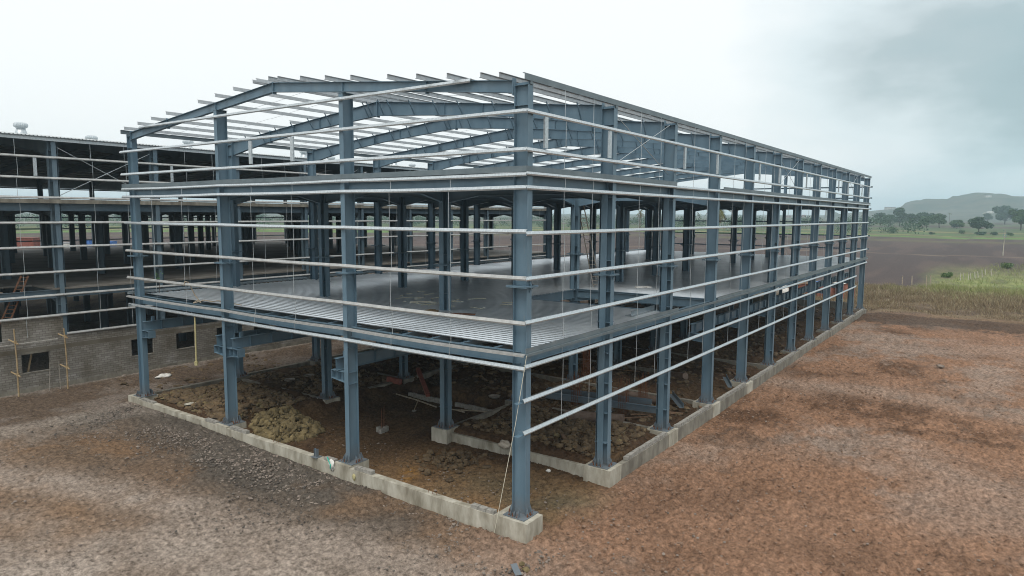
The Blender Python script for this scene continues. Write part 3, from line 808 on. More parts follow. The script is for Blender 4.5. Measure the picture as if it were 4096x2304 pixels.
# framing of the stair opening
mb = MB()
mb.ipath([(15.13, .7, LZ+.1), (15.13, 10.8, LZ+.1)], [(15.13, .7, LZ-.55), (15.13, 10.8, LZ-.55)], X_, .2)
mb.ipath([(22.6, .7, LZ+.1), (22.6, 10.8, LZ+.1)], [(22.6, .7, LZ-.55), (22.6, 10.8, LZ-.55)], X_, .2)
mb.ipath([(15.3, 10.98, LZ+.03), (22.4, 10.98, LZ+.03)], [(15.3, 10.98, LZ-.6), (22.4, 10.98, LZ-.6)], Y_, .2)
part(mb, 'opening_frame', 'steel')
for i in range(11):
    x0 = .92 if i == 0 else GX[i]+.004; x1 = GX[i+1]-.004
    mb = MB(); corr(mb, x0, x1, .42 if i != 2 else 10.99, 33.3, 7.10, .42, .055)
    part(mb, 'deck_sheet', 'deck')
mb = MB()
for a, b in ((-.08, GX[2]+.9), (GX[3]+.25, XE+.75)):
    mb.box((a, -.105, 7.06), (b, -.09, 7.27))
mb.box((-.1, -.20, 6.98), (XE+.75, -.075, 7.045)); mb.box((-.1, -.20, 6.93), (XE+.75, -.185, 6.979))
part(mb, 'edge_trim', 'trim')
# --- crane corbels and runway beams at mid height
for k, y, sides in ((1, GY[1], (1,)), (2, GY[2], (-1, 1)), (3, 32.7, (-1,))):
    for i, x in enumerate(GX):
        if i > 7: continue
        xc = .33 if i == 0 else x
        for s in sides:
            mb = MB()
            y0 = y+s*(.16 if i == 0 else .34); y1 = y+s*1.25
            mb.ipath([(xc, y0, 4.66), (xc, y1, 4.66)], [(xc, y0, 4.10), (xc, y1, 4.22)], X_, .5, .02, .014)
            mb.box((xc-.25, y1-.01, 4.18), (xc+.25, y1+.01, 4.68))
            for q in (.35, .8): mb.box((xc-.24, y+s*q-.006, 4.2), (xc+.24, y+s*q+.006, 4.63))
            part(mb, 'corbel', 'steel')
    for s in sides:
        mb = MB(); y0 = y+s*.82
        mb.ipath([(.02, y0, 5.32), (XE-8, y0, 5.32)], [(.02, y0, 4.69), (XE-8, y0, 4.69)], Y_, .30, .02)
        for xx in np.arange(1.2, XE-9, 1.5): mb.box((xx, y0-.14, 4.72), (xx+.012, y0+.14, 5.29))
        mb.box((.55, y0-.06, 5.32), (.75, y0+.06, 5.62))
        part(mb, 'runway_beam', 'steel')
mb = MB(); y0 = 1.45
mb.ipath([(22.2, y0, 5.32), (XE-3, y0, 5.32)], [(22.2, y0, 4.69), (XE-3, y0, 4.69)], Y_, .30, .02)
for xx in np.arange(22.8, XE-4, 1.5): mb.box((xx, y0-.14, 4.72), (xx+.012, y0+.14, 5.29))
part(mb, 'runway_beam', 'steel')
for i in range(3, 11):
    mb = MB(); mb.ipath([(GX[i], .72, 4.66), (GX[i], 1.75, 4.66)], [(GX[i], .72, 4.1), (GX[i], 1.75, 4.2)], X_, .5, .02)
    mb.box((GX[i]-.25, 1.74, 4.18), (GX[i]+.25, 1.76, 4.68)); part(mb, 'corbel', 'steel')
# corner connection plate and girt cleats without girts
mb = MB(); mb.box((.10, -.014, 5.05), (.34, -.002, 6.25) if False else (.36, -.002, 6.25)); 
mb.box((-.06, .05, 5.05), (-.046, .31, 6.25)); mb.box((-.05, .1, 5.1), (.12, .26, 5.12)); mb.box((-.05, .1, 6.1), (.12, .26, 6.12))
part(mb, 'splice_cover', 'steel')
for lv in (5.0, 3.6):
    mb = MB(); mb.box((-.35, .05, lv-.06), (.13, .30, lv-.045)); mb.box((-.02, .05, lv-.044), (.0, .30, lv+.10)); part(mb, 'girt_cleat', 'steel')
# --- foundations
def pedestal(x0, x1, y0, y1, top=-.05, bot=-1.6, mat='concrete', bev=.02):
    mb = MB(); t = [(x0, y0), (x1, y0), (x1, y1), (x0, y1)]
    mb.box((x0, y0, bot), (x1, y1, top)); part(mb, 'pedestal', mat)
pedestal(-.42, .80, -.45, 1.25)
pedestal(-.42, .95, GY[1]-.55, GY[1]+.62); pedestal(-.42, .95, GY[2]-.55, GY[2]+.62); pedestal(-.42, .95, 32.3, 33.75)
for i in range(1, 12):
    pedestal(GX[i]-.66, GX[i]+.62, -.42, 1.1, mat='concrete' if i < 5 else 'concrete_dark')
    for k in (1, 2): pedestal(GX[i]-.62, GX[i]+.62, GY[k]-.62, GY[k]+.62, mat='concrete' if i < 2 else 'concrete_dark')
    pedestal(GX[i]-.6, GX[i]+.6, 32.2, 33.6, mat='concrete_dark')
def wall(x0, x1, y0, y1, top, mat='concrete', name='footing_wall', jag=0.0, bot=-1.6, seed=1):
    """cast wall with a slightly uneven top"""
    r = random.Random(seed); mb = MB(); along = 0 if (x1-x0) > (y1-y0) else 1
    L_ = (x1-x0) if along == 0 else (y1-y0); n = max(2, int(L_/1.1))
    ts = [top+r.uniform(-jag, jag) for _ in range(n+1)]
    ins_, outs = [], []
    for k in range(n+1):
        t = k/n
        if along == 0: ins_.append((x0+L_*t, y1)); outs.append((x0+L_*t, y0))
        else: ins_.append((x1, y0+L_*t)); outs.append((x0, y0+L_*t))
    vs = []
    for k in range(n+1):
        (a, b), (c, d) = ins_[k], outs[k]
        vs += [(c, d, bot), (c, d, ts[k]), (a, b, ts[k]+r.uniform(-.01, .01)), (a, b, bot)]
    fs = []
    for k in range(n):
        o, p = 4*k, 4*k+4
        fs += [(o, p, p+1, o+1), (o+1, p+1, p+2, o+2), (o+2, p+2, p+3, o+3)]
    fs += [(0, 1, 2, 3), (4*n+3, 4*n+2, 4*n+1, 4*n)]
    mb.add(vs, fs); return part(mb, name, mat)
wall(-.40, -.03, 1.25, GY[1]-.55, -.14, jag=.012, seed=2)
wall(-.40, -.03, GY[1]+.62, GY[2]-.55, -.14, jag=.012, seed=3)
wall(-.40, -.03, GY[2]+.62, 32.3, -.14, jag=.012, seed=4)
for i in range(1, 11): wall(GX[i]+.62, GX[i+1]-.66, -.38, -.06, -.14+.008*i, jag=.015, mat='concrete_dark', seed=10+i)
wall(GX[1]-.2, GX[1]+.12, 1.1, GY[1]-.62, -.30, seed=31)
wall(GX[1]-.2, GX[1]+.12, GY[2]+.62, 32.2, -.20, mat='concrete_dark', seed=33)
for i in range(2, 6):
    for a, b in ((1.1, GY[1]-.62), (GY[1]+.62, GY[2]-.62), (GY[2]+.62, 32.2)):
        if i == 2 and a > 11 and a < 12: continue
        wall(GX[i]-.16, GX[i]+.16, a, b, -.12, mat='concrete_dark', seed=40+i)
    for k in (1, 2): wall(GX[i-1]+.62, GX[i]-.62, GY[k]-.16, GY[k]+.16, -.15, mat='concrete_dark', seed=50+i+k)
for i in range(0, 11): wall((GX[i]+.6) if i else 1.0, GX[i+1]-.6, 33.0, 33.35, -.08, mat='concrete_dark', seed=70+i)
wall(XE-.1, XE+.25, 1.1, 32.2, .75, mat='concrete_dark', seed=90)
# --- loose block courses laid on the footing walls, each block course a part
def blocks(p, q, wdt, z, h=.20, bl=.42, name='block_course'):
    p, q = Vector(p), Vector(q); L_ = (q-p).length; u = (q-p)/L_; nn = int(L_/bl); mb = MB()
    sd_ = Vector((-u.y, u.x, 0))
    for k in range(nn):
        a = p+u*(k*bl+rng.uniform(0, .012)); hh = h+rng.uniform(-.012, .012); dy = rng.uniform(-.015, .015)
        mb.prism([(0, 0), (bl-.03, 0), (bl-.03, hh), (0, hh)], a+sd_*(dy-wdt/2)+Z_*z, u, Z_, sd_*wdt)
    return part(mb, name, 'block')
blocks((-.22, 1.35, 0), (-.22, 2.75, 0), .26, -.13, .16)
blocks((-.22, 8.95, 0), (-.22, 10.5, 0), .26, -.13, .17)
blocks((-.22, 11.75, 0), (-.22, 12.6, 0), .26, -.13, .16)
blocks((-.22, 19.6, 0), (-.22, 21.5, 0), .26, -.13, .17)
blocks((-.22, 22.75, 0), (-.22, 24.2, 0), .26, -.13, .15)
blocks((-.22, 30.4, 0), (-.22, 32.2, 0), .26, -.13, .12)
for i in range(1, 11): blocks((GX[i]+(1.4 if i == 1 else .64), -.22, 0), (GX[i+1]-.7, -.22, 0), .22, -.12+.008*i, .19, .33)

# ================================================================== FINISHED FACTORY BUILDING BEHIND
fb = empty('factory_building', (20, 42, 0)); tag(fb, 'long roofed steel factory with grey brick lower wall, behind the open frame', 'building')
def fpart(mb, name, mat, parent=fb):
    mb.v = [(a-20, b-42, c) for a, b, c in mb.v]
    return mb.build(name, mat, parent)
FXC = [-1+7.5*k for k in range(-3, 10)]
FYC = [42.35, 53, 64, 75, 86, 97, 107.6]
m1 = col_cross_mesh(18.0, mat='steel_old', z0=-.6); m2 = col_cross_mesh(13.4, mat='steel_old', z0=-.6)
for x in FXC:
    for j, y in enumerate(FYC): put('column', m1 if j in (0, 6) else m2, fb, (x-20, y-42, 0))
X0, X1 = FXC[0]-.4, FXC[-1]+.5
def slope(y): return 18.3+.1*(min(y, 150-y)-42)
# roof: two sheets with ribs along the slope
for y0, y1 in ((41.7, 75.0), (75.0, 108.3)):
    mb = MB(); n = int((X1-X0)/.25); vs = []
    for k in range(n+1):
        xx = X0+k*.25; vs.append((xx, .0)); vs.append((xx+.03, .035)); vs.append((xx+.09, .035)); vs.append((xx+.12, .0))
    m_ = len(vs)
    mb.add([(a, y0, slope(y0)+b) for a, b in vs]+[(a, y1, slope(y1)+b) for a, b in vs], [(i, i+1, i+1+m_, i+m_) for i in range(m_-1)])
    mb.add([(X0, y0, slope(y0)-.05), (X1, y0, slope(y0)-.05), (X1, y1, slope(y1)-.05), (X0, y1, slope(y1)-.05)], [(0, 1, 2, 3)])
    fpart(mb, 'roof', 'roof_sheet')
for j, x in enumerate(FXC):
    mb = MB()
    for s in (0, 1):
        f = (lambda y: y) if s == 0 else (lambda y: 150-y)
        ys = [42.6, 46, 52, 62, 75]; dp = [1.2, .9, .75, .8, 1.1]
        mb.ipath([(x, f(y), slope(y)-.25) for y in ys], [(x, f(y), slope(y)-.25-d) for y, d in zip(ys, dp)], X_, .26)
    fpart(mb, 'rafter', 'steel_old')
for j, y in enumerate(np.arange(44, 107, 2.2)):
    mb = MB(); mb.box((X0+.1, y-.035, slope(y)-.245), (X1-.1, y+.035, slope(y)-.06)); fpart(mb, 'purlin', 'purlin')
mb = MB()
for k in range(len(FXC)-1): mb.box((FXC[k]-(.4 if k == 0 else -.004), 41.86+.004*(k % 2), 17.98), (FXC[k+1]+(.5 if k == len(FXC)-2 else 0), 41.90+.004*(k % 2), 18.285))
fpart(mb, 'eave_fascia', 'galv')
for y0, y1 in ((107.9, 107.96),):
    mb = MB(); mb.box((X0, y0, 16.6), (X1, y1, 18.25)); fpart(mb, 'rear_cladding', 'roof_sheet')
def fgirt(lv, x0=X0, x1=X1, mat='galv_dusty', y=41.93):
    mb = MB(); cuts = [x0]+[g for g in FXC if x0+1 < g < x1-1]+[x1]
    for k in range(len(cuts)-1):
        o = .006*(k % 2)
        mb.prism([(-p, q) for p, q in GP], (cuts[k], y-o, lv-.1+o), (0, -1, 0), Z_, X_*(cuts[k+1]-cuts[k]-.004))
    fpart(mb, 'girt', mat)
for lv in (16.8, 15.28, 13.85, 12.0, 10.2, 8.32, 6.58, 5.05): fgirt(lv)
for lv in (16.5, 15.2, 12.0, 10.2, 8.3): fgirt(lv, y=107.9, mat='steel_old')
fgirt(3.58, -.9)
for z0, z1, nm, mt in ((13.42, 13.72, 'slab_edge', 'concrete_dark'), ):
    mb = MB(); mb.box((X0, 41.88, z0), (X1, 42.0, z1)); fpart(mb, nm, mt)
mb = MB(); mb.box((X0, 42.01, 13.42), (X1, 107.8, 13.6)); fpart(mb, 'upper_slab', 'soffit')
mb = MB(); mb.box((X0, 42.05, 6.95), (-7.3, 107.8, 7.08)); mb.box((-7.3, 46, 6.95), (-1.6, 107.8, 7.08)); mb.box((-1.6, 42.05, 6.95), (X1, 107.8, 7.08)); fpart(mb, 'lower_slab', 'deck_dusty')
for zt, dd in ((13.41, .55), (6.94, .62)):
    for y in FYC:
        mb = MB()
        haunch_line(mb, [(g, y-(.33 if y > 107 else 0), 0) for g in FXC], zt, dd if y < 43 else 1.0, dd, 1.7, Y_)
        fpart(mb, 'floor_beam', 'steel_old')
    for x in FXC:
        mb = MB()
        haunch_line(mb, [(x, g, 0) for g in FYC], zt-.005, 1.05, .62, 2.3, X_)
        fpart(mb, 'floor_beam', 'steel_old')
for k in range(6):
    for x in (FXC[2*k]+1.3, FXC[2*k]+6.2):
        mb = MB(); mb.box((x-.11, 41.90, 15.38), (x+.11, 41.98, 16.7)); fpart(mb, 'window_post', 'galv')
for k in range(len(FXC)-1):
    for q in (2.5, 5.0):
        mb = MB(); xx = FXC[k]+q; lvs = [18.0, 16.8, 15.28, 13.85, 12.0, 10.2, 8.32, 6.58, 5.05, 3.6]
        for j in range(len(lvs)-1): mb.tube([(xx+.1*(j % 2), 41.96, lvs[j]), (xx+.1*(j % 2), 41.96, lvs[j+1])], .014, 5)
        fpart(mb, 'sag_rod', 'galv')
for a in (3, 6):
    for s in (0, 1):
        mb = MB(); mb.tube([(FXC[a]+.3, 42.3, 17.6 if s else 14.0), (FXC[a+1]-.3, 42.3, 14.0 if s else 17.6)], .03, 6); fpart(mb, 'brace_rod', 'galv')
# brick wall with window openings
wins = [(-11.4, -9.6), (-3.96, -2.13), (3.8, 5.62), (7.55, 9.27), (11.3, 13.1), (15.1, 16.9), (18.9, 20.7), (22.6, 24.4), (26.3, 28.1), (30.1, 31.9), (33.9, 35.7), (37.6, 39.4)]
mb = MB(); zb, z1, z2, zt = -1.4, .99, 2.36, 3.46
mb.box((X0, 42.0, zb), (X1, 42.25, z1)); mb.box((X0, 42.0, z2), (X1, 42.25, zt))
cx = X0
for a, b in wins: mb.box((cx, 42.0, z1), (a, 42.25, z2)); cx = b
mb.box((cx, 42.0, z1), (X1, 42.25, z2))
mb.box((-5.0, 42.0, zt), (-1.1, 42.25, 4.9)); mb.box((X0, 42.0, zt), (-8.6, 42.25, 4.9))
fpart(mb, 'brick_wall', 'brick')
for a, b in wins:
    mb = MB(); mb.box((a-.08, 41.97, z1-.07), (b+.08, 42.20, z1-.003)); fpart(mb, 'window_sill', 'concrete_dark')
    mb = MB(); mb.box((a-.12, 41.985, z2+.003), (b+.12, 42.2, z2+.17)); fpart(mb, 'window_lintel', 'concrete_dark')
mb = MB(); mb.box((X0, 41.975, -1.2), (X1, 41.998, -.15)); fpart(mb, 'plinth_band', 'concrete_dark')
# turbine vents on the roof
def vent_mesh():
    mb = MB(); n = 20
    mb.tube([(0, 0, -.3), (0, 0, .15), (0, 0, .75)], .85, 16, .52)
    neck = mb.mesh('vent_neck', 'galv', True)
    hb = MB(); prof = [(.52, .75), (.62, .85), (.80, .95), (.86, 1.15), (.82, 1.35), (.62, 1.50), (.2, 1.56)]
    vs, fs = [], []; nn = 48
    for k in range(nn):
        a = 2*math.pi*k/nn; rr = 1.0 if k % 2 else .93
        for r_, z in prof: vs.append((r_*rr*math.cos(a), r_*rr*math.sin(a), z))
    m_ = len(prof)
    for k in range(nn):
        for j in range(m_-1): fs.append((k*m_+j, ((k+1) % nn)*m_+j, ((k+1) % nn)*m_+j+1, k*m_+j+1))
    fs.append(tuple(k*m_+m_-1 for k in range(nn)))
    hb.add(vs, fs)
    return neck, hb.mesh('vent_head', 'galv')
vn, vh = vent_mesh()
for u, yv, dz in ((96, 62, .0), (374, 66, -.62), (758, 64, -.1), (1218, 64, .05), (1326, 68, -.5), (1578, 64, 0), (1649, 70, -.5), (1856, 66, 0)):
    d = ray(u, 700); t = (yv-CAM[1])/d[1]; x = CAM[0]+d[0]*t
    if x > X1-1: continue
    o = put('turbine_vent', vn, fb, (x-20, yv-42, slope(yv)+dz-.05)); put('vent_head', vh, o); o.scale = (.72, .72, .72)
    
# ================================================================== ROCKS AND RUBBLE
ICO_V = []; t_ = (1+5**.5)/2
for a, b in ((-1, t_), (1, t_), (-1, -t_), (1, -t_)): ICO_V.append((a, b, 0))
for a, b in ((-1, t_), (1, t_), (-1, -t_), (1, -t_)): ICO_V.append((0, a, b))
for a, b in ((-1, t_), (1, t_), (-1, -t_), (1, -t_)): ICO_V.append((b, 0, a))
ICO_F = [(0,11,5),(0,5,1),(0,1,7),(0,7,10),(0,10,11),(1,5,9),(5,11,4),(11,10,2),(10,7,6),(7,1,8),(3,9,4),(3,4,2),(3,2,6),(3,6,8),(3,8,9),(4,9,5),(2,4,11),(6,2,10),(8,6,7),(9,8,1)]
def fix_ico():
    V = [Vector(v).normalized() for v in [(-1,t_,0),(1,t_,0),(-1,-t_,0),(1,-t_,0),(0,-1,t_),(0,1,t_),(0,-1,-t_),(0,1,-t_),(t_,0,-1),(t_,0,1),(-t_,0,-1),(-t_,0,1)]]
    return V
ICO_V = fix_ico()
def rock(mb, p, s, r, flat=.7):
    a = r.uniform(0, 6.28); ca, sa = math.cos(a), math.sin(a); ex, ey, ez = r.uniform(.7, 1.3), r.uniform(.6, 1.1), r.uniform(.5, 1.0)*flat
    vs = []
    for v in ICO_V:
        k = s*r.uniform(.70, 1.12); x, y, z = v.x*k*ex, v.y*k*ey, v.z*k*ez
        vs.append((p[0]+x*ca-y*sa, p[1]+x*sa+y*ca, p[2]+z))
    mb.add(vs, ICO_F)
def rubble(name, zones, mat, seed, smin, smax, pw=2.2):
    r = random.Random(seed); mb = MB()
    for x0, x1, y0, y1, n in zones:
        for _ in range(n):
            x, y = r.uniform(x0, x1), r.uniform(y0, y1); s = smin+(smax-smin)*r.random()**pw
            rock(mb, (x, y, gz(x, y)+s*.25), s, r)
    tag(mb.build(name, mat), kind='stuff')
rubble('rubble', [(.5, 6.6, 22.6, 32.6, 2300), (8.3, 14.6, .8, 10.4, 2300), (8.2, 14.6, 22.8, 32, 1200), (15.8, 22, .8, 10.4, 550), (15.8, 22, 11.8, 32, 700),
                  (23, 37, .8, 32, 1500), (38, 60, .8, 32, 2300), (60, 82, .8, 20, 700), (2.8, 7.0, 6.2, 10.5, 110), (1.5, 14, 34, 41, 260)], 'rock', 5, .05, .36, 3.2)
rubble('ochre_rubble', [(.5, 6.4, 22.6, 32.4, 700), (8.4, 14, 1.2, 10, 260)], 'rock_y', 6, .04, .28, 2.8)
rubble('mud_clods', [(.6, 6.8, 1.0, 21, 500), (8.2, 14, 12, 21, 260), (1.0, 7.0, .3, 4, 60)], 'rock', 8, .02, .08)
def pile(name, cx, cy, rx, ry, hgt, n, mat, label, seed, smin=.08, smax=.32):
    r = random.Random(seed); mb = MB()
    for _ in range(n):
        a, q = r.uniform(0, 6.28), math.sqrt(r.random()); x, y = cx+math.cos(a)*q*rx, cy+math.sin(a)*q*ry
        z = gz(x, y)+hgt*max(0, 1-q)**.8*r.uniform(.25, 1.0); s = smin+(smax-smin)*r.random()**2.6
        rock(mb, (x-cx, y-cy, z), s, r, 1.15)
    tag(mb.build(name, mat, loc=(cx, cy, 0)), label, 'rock pile')
pile('rock_pile', 2.9, 20.2, 2.0, 2.3, 1.25, 900, 'rock_y', 'heap of yellowish broken rock beside the second gable column', 3, .05, .36)
pile('rock_pile', 5.2, 8.3, 1.3, 1.1, .45, 130, 'rock', 'low scatter of brown boulders against the inner footing wall', 4, .08, .26)
# small stones outside
def stones(name, n, fx, seed, smin, smax, mat):
    r = random.Random(seed); mb = MB()
    for _ in range(n):
        x, y = fx(r); s = smin+(smax-smin)*r.random()**2.5
        rock(mb, (x, y, gz(x, y)+s*.4), s, r, .8)
    tag(mb.build(name, mat), kind='stuff')
stones('gravel', 5200, lambda r: (-.5-abs(r.gauss(0, 1.7)), r.uniform(-2, 33)), 12, .02, .10, MAT['rock_out'])
stones('scattered_stones', 5200, lambda r: (r.uniform(-17, 5), r.uniform(-14, 30)) if r.random() < .7 else (r.uniform(-8, 70), r.uniform(-22, -.8)), 13, .015, .085, MAT['rock_out'])
stones('soil_clods', 4500, lambda r: (r.uniform(-9, 45)+0*1, -.8-22*r.random()**1.3), 15, .02, .10, MAT['clod'])
stones('dark_gravel', 5000, lambda r: (-.5-abs(r.gauss(0, 3.2)), r.uniform(-2, 32)), 16, .02, .085, MAT['gravel_dark'])
bo = MB(); rock(bo, (0, 0, .2), .45, random.Random(44), .7); p = at(3760, 1475); tag(bo.build('boulder', 'rock_out', loc=p), 'lone grey boulder on the bare brown ground at right', 'rock')

# ================================================================== SITE MATERIALS
def obj1(name, mb, mat, label, cat, group=None, loc=None, rot=None):
    o = mb.build(name, mat, None, loc); 
    if rot: o.rotation_euler = rot
    return tag(o, label, cat, group)
def lying(p, q): return Vector((p[0], p[1], gz(p[0], p[1]))), Vector((q[0], q[1], gz(q[0], q[1])))
# loose steel beams beyond the second side bay
for k, (p, q, lab) in enumerate((((17.7, 10.3, .16), (19.2, 2.9, .16), 'loose blue grey channel on the rubble, rear of two behind the second side column'),
                                 ((16.4, 9.6, .12), (17.6, 1.6, .12), 'loose blue grey beam on the rubble, front of two behind the second side column'))):
    mb = MB(); d = (Vector(q)-Vector(p)); u = d.normalized(); s = u.cross(Z_)
    mb.prism(iprof(.42, .24) if k else [(-.2, 0), (.2, 0), (.2, .3), (.18, .3), (.18, .02), (-.18, .02), (-.18, .3), (-.2, .3)], Vector(p)+Z_*(-.05), s, Z_, d)
    obj1('steel_beam', mb, 'steel', lab, 'steel beam', 'loose steel members on the rubble')
mb = MB(); p, q = Vector((22.5, 2.8, .1)), Vector((19.5, .75, .15)); d = q-p; s = d.normalized().cross(Z_)
mb.prism([(0, 0), (.3, 0), (.3, .02), (.02, .02), (.02, .3), (0, .3)], p, s, Z_, d); obj1('steel_angle', mb, 'steel', 'short blue grey steel angle lying on soil by the side footing wall', 'steel angle', 'loose steel members on the rubble')
mb = MB(); p, q = Vector((29.2, 1.2, .3)), Vector((26.6, -.1, .2)); d = q-p; s = d.normalized().cross(Z_)
mb.prism([(0, 0), (.28, 0), (.28, .02), (.02, .02), (.02, .25), (0, .25)], p, s, Z_, d); obj1('steel_angle', mb, 'steel', 'blue grey steel offcut resting on the side footing wall beyond the third column', 'steel angle', 'loose steel members on the rubble')
# concrete pipes
for p, q, r_, lab in (((14.2, 6.6), (15.3, 3.0), .34, 'brown pipe half buried in rubble behind the first side column'), ((21.0, 6.6), (21.1, 2.9), .34, 'pale brown pipe on the soil behind the second side column'), ((28.9, 6.0), (28.2, 4.1), .32, 'short grey pipe lying behind the third side column')):
    a, b = lying(p, q); a.z += r_*.7; b.z += r_*.7; mb = MB(); mb.tube([a, (a+b)/2, b], r_, 20)
    obj1('drain_pipe', mb, 'pipe', lab, 'pipe', 'pipes lying inside the frame')
# rebar cages
for x, y, h, lab in ((16.9, 7.4, 2.6, 'rusty starter bars standing left of the second side column'), (17.4, 4.1, 2.8, 'tall rusty rebar cage just behind the second side column'), (20.0, 3.9, 2.5, 'rusty rebar cage standing between the second and third side columns'), (23.8, 10.6, 3.4, 'rusty rebar cluster in the shade near the deck opening')):
    mb = MB(); z0 = gz(x, y)-.1; rr = random.Random(int(x*10))
    for a in range(4):
        for b in range(4):
            if 0 < a < 3 and 0 < b < 3: continue
            px, py = (a-1.5)*.16, (b-1.5)*.16; mb.tube([(px, py, 0), (px+rr.uniform(-.05, .05), py+rr.uniform(-.05, .05), h*rr.uniform(.8, 1))], .014, 4)
    for z in np.arange(.15, h*.7, .22):
        for s in (-1, 1): mb.bar((-.27, s*.25, z), (.27, s*.25, z), .012); mb.bar((s*.25, -.27, z), (s*.25, .27, z), .012)
    obj1('rebar_cage', mb, 'rust', lab, 'rebar', 'rebar cages inside the frame', (x, y, z0))
mb = MB(); z0 = gz(6.5, 15.3)
for a, b in ((-.2, -.1), (.25, 0), (-.05, .3)): mb.box((a-.2, b-.1, -.05), (a+.1, b+.12, .28))
fo = obj1('block_stub', mb, 'block', 'small cluster of cement blocks round thin upright rods on the mud floor', 'blocks', None, (6.5, 15.3, z0))
mb = MB()
for a, b, h in ((-.1, .1, 1.5), (.05, .02, 1.7), (.15, .15, 1.55), (.0, .2, 1.3)): mb.tube([(a, b, 0), (a+.04, b, h)], .014, 4)
mb.build('rebar', 'rust', fo)
# timber offcuts
tim = [((16.2, 3.6), (17.2, 1.9), 'splintered plank in the timber heap by the second side column'), ((16.9, 3.3), (18.4, .9), 'long pale plank lying across the timber heap by the second side column'), ((17.0, 2.0), (18.0, 2.6), 'short broad board on the timber heap by the second side column'),
       ((18.6, 2.2), (19.3, .7), 'thin reddish batten leaning in the soil right of the second side column'), ((22.6, .9), (21.6, .35), 'short thick timber beside the side footing wall'), ((9.9, 4.2), (9.0, 3.4), 'narrow timber lying among the boulders in the first side bay'),
       ((27.2, 10.0), (29.3, 8.6), 'long plank in deep shade beyond the rebar cages'), ((33.2, 1.9), (31.4, .9), 'bleached pallet board beside the fourth side column')]
for p, q, lab in tim:
    a, b = lying(p, q); a.z += .22; b.z += .16; mb = MB(); mb.bar(a, b, .20, .05)
    obj1('timber_plank', mb, 'wood', lab, 'plank', 'timber offcuts on the rubble')
mb = MB(); p = (33.5, 2.2, gz(33.5, 2.2)+.2)
for k in range(5): mb.box((-.6, -.5+k*.22, .1), (.6, -.38+k*.22, .13))
for k in (-.5, 0, .5): mb.box((k-.04, -.5, 0), (k+.04, .5, .098))
obj1('timber_pallet', mb, 'wood', 'broken wooden pallet lying behind the fourth side column', 'pallet', None, p, (.12, .1, .5))
# long pale sticks on the mud, shovel, basins
for p, q, lab in (((12.9, 20.7), (12.2, 16.0), 'long pale pole lying across the dark mud floor, left of the middle column'), ((12.3, 15.2), (12.4, 13.6), 'short pale pole continuing right of the middle interior column'), ((12.5, 14.4), (13.6, 11.6), 'pale bent pole pointing to the low block row')):
    a, b = lying(p, q); a.z += .16; b.z += .16; m_ = (a+b)/2+Vector((.05, .03, .03)); mb = MB(); mb.tube([a, m_, b], .05, 6)
    obj1('wooden_pole', mb, 'pale_stick', lab, 'pole', 'poles on the mud floor')
sh = empty('shovel', (10.9, 16.9, gz(10.9, 16.9)+.08)); tag(sh, 'shovel with a pale straight handle lying on the mud floor', 'shovel')
mb = MB(); mb.tube([(0, 0, .02), (2.0, 1.5, .06)], .035, 6); mb.build('handle', 'bamboo', sh)
mb = MB(); mb.prism([(-.05, -.16), (.3, -.13), (.38, 0), (.3, .13), (-.05, .16)], (-.02, -.02, 0), (-.8, -.6, 0), (.6, -.8, 0), (0, 0, .02)); mb.build('blade', 'alu', sh)
def basin(x, y, lab, dz=.12, r_=.42):
    mb = MB(); n = 20; prof = [(.6*r_, .0), (.85*r_, .08), (r_, .16), (r_*1.03, .16), (.88*r_, .06), (.6*r_, .02)]
    vs = [(a*math.cos(2*math.pi*k/n), a*math.sin(2*math.pi*k/n), z) for k in range(n) for a, z in prof]; m_ = len(prof)
    fs = [(k*m_+j, ((k+1) % n)*m_+j, ((k+1) % n)*m_+j+1, k*m_+j+1) for k in range(n) for j in range(m_-1)]+[tuple(k*m_ for k in range(n))[::-1], tuple(k*m_+m_-1 for k in range(n))]
    mb.add(vs, fs); obj1('mortar_basin', mb, 'alu', lab, 'basin', 'mortar basins on the site', (x, y, gz(x, y)+dz))
basin(9.25, 28.6, 'grey mortar basin on soil, left of two behind the second gable column'); basin(11.4, 28.9, 'grey mortar basin on soil, right of two behind the second gable column')
basin(15.0, 13.0, 'round basin on the mud floor left of the corner column'); 
mb = MB(); rock(mb, (0, 0, .1), .38, random.Random(2), .5); obj1('pale_stone', mb, 'concrete', 'smooth pale rounded stone on the rubble near the far gable corner', 'stone', None, (1.0, 28.0, gz(1, 28)+.1))
mb = MB()
for k in range(22):
    y = 19.9-k*.385
    if 15.3 < y < 15.9: continue
    mb.box((13.55, y-.18, -1.2), (13.75, y+.18, -.62+rng.uniform(-.02, .02)))
obj1('block_row', mb, 'block', 'low row of cement blocks crossing the dark mud floor', 'block wall')
for pts, lab in (([(13.9, 22.6, .0), (13.9, 21.2, -.05)], 'short red painted beam resting on the footing wall in shade'), ([(16.2, 21.6, .5), (13.5, 18.0, -.5)], 'long red brown timber leaning off the footing wall')):
    a, b = Vector(pts[0]), Vector(pts[1]); mb = MB(); mb.bar(a, b, .3, .4 if 'short' in lab else .22); obj1('red_beam', mb, 'red', lab, 'beam')
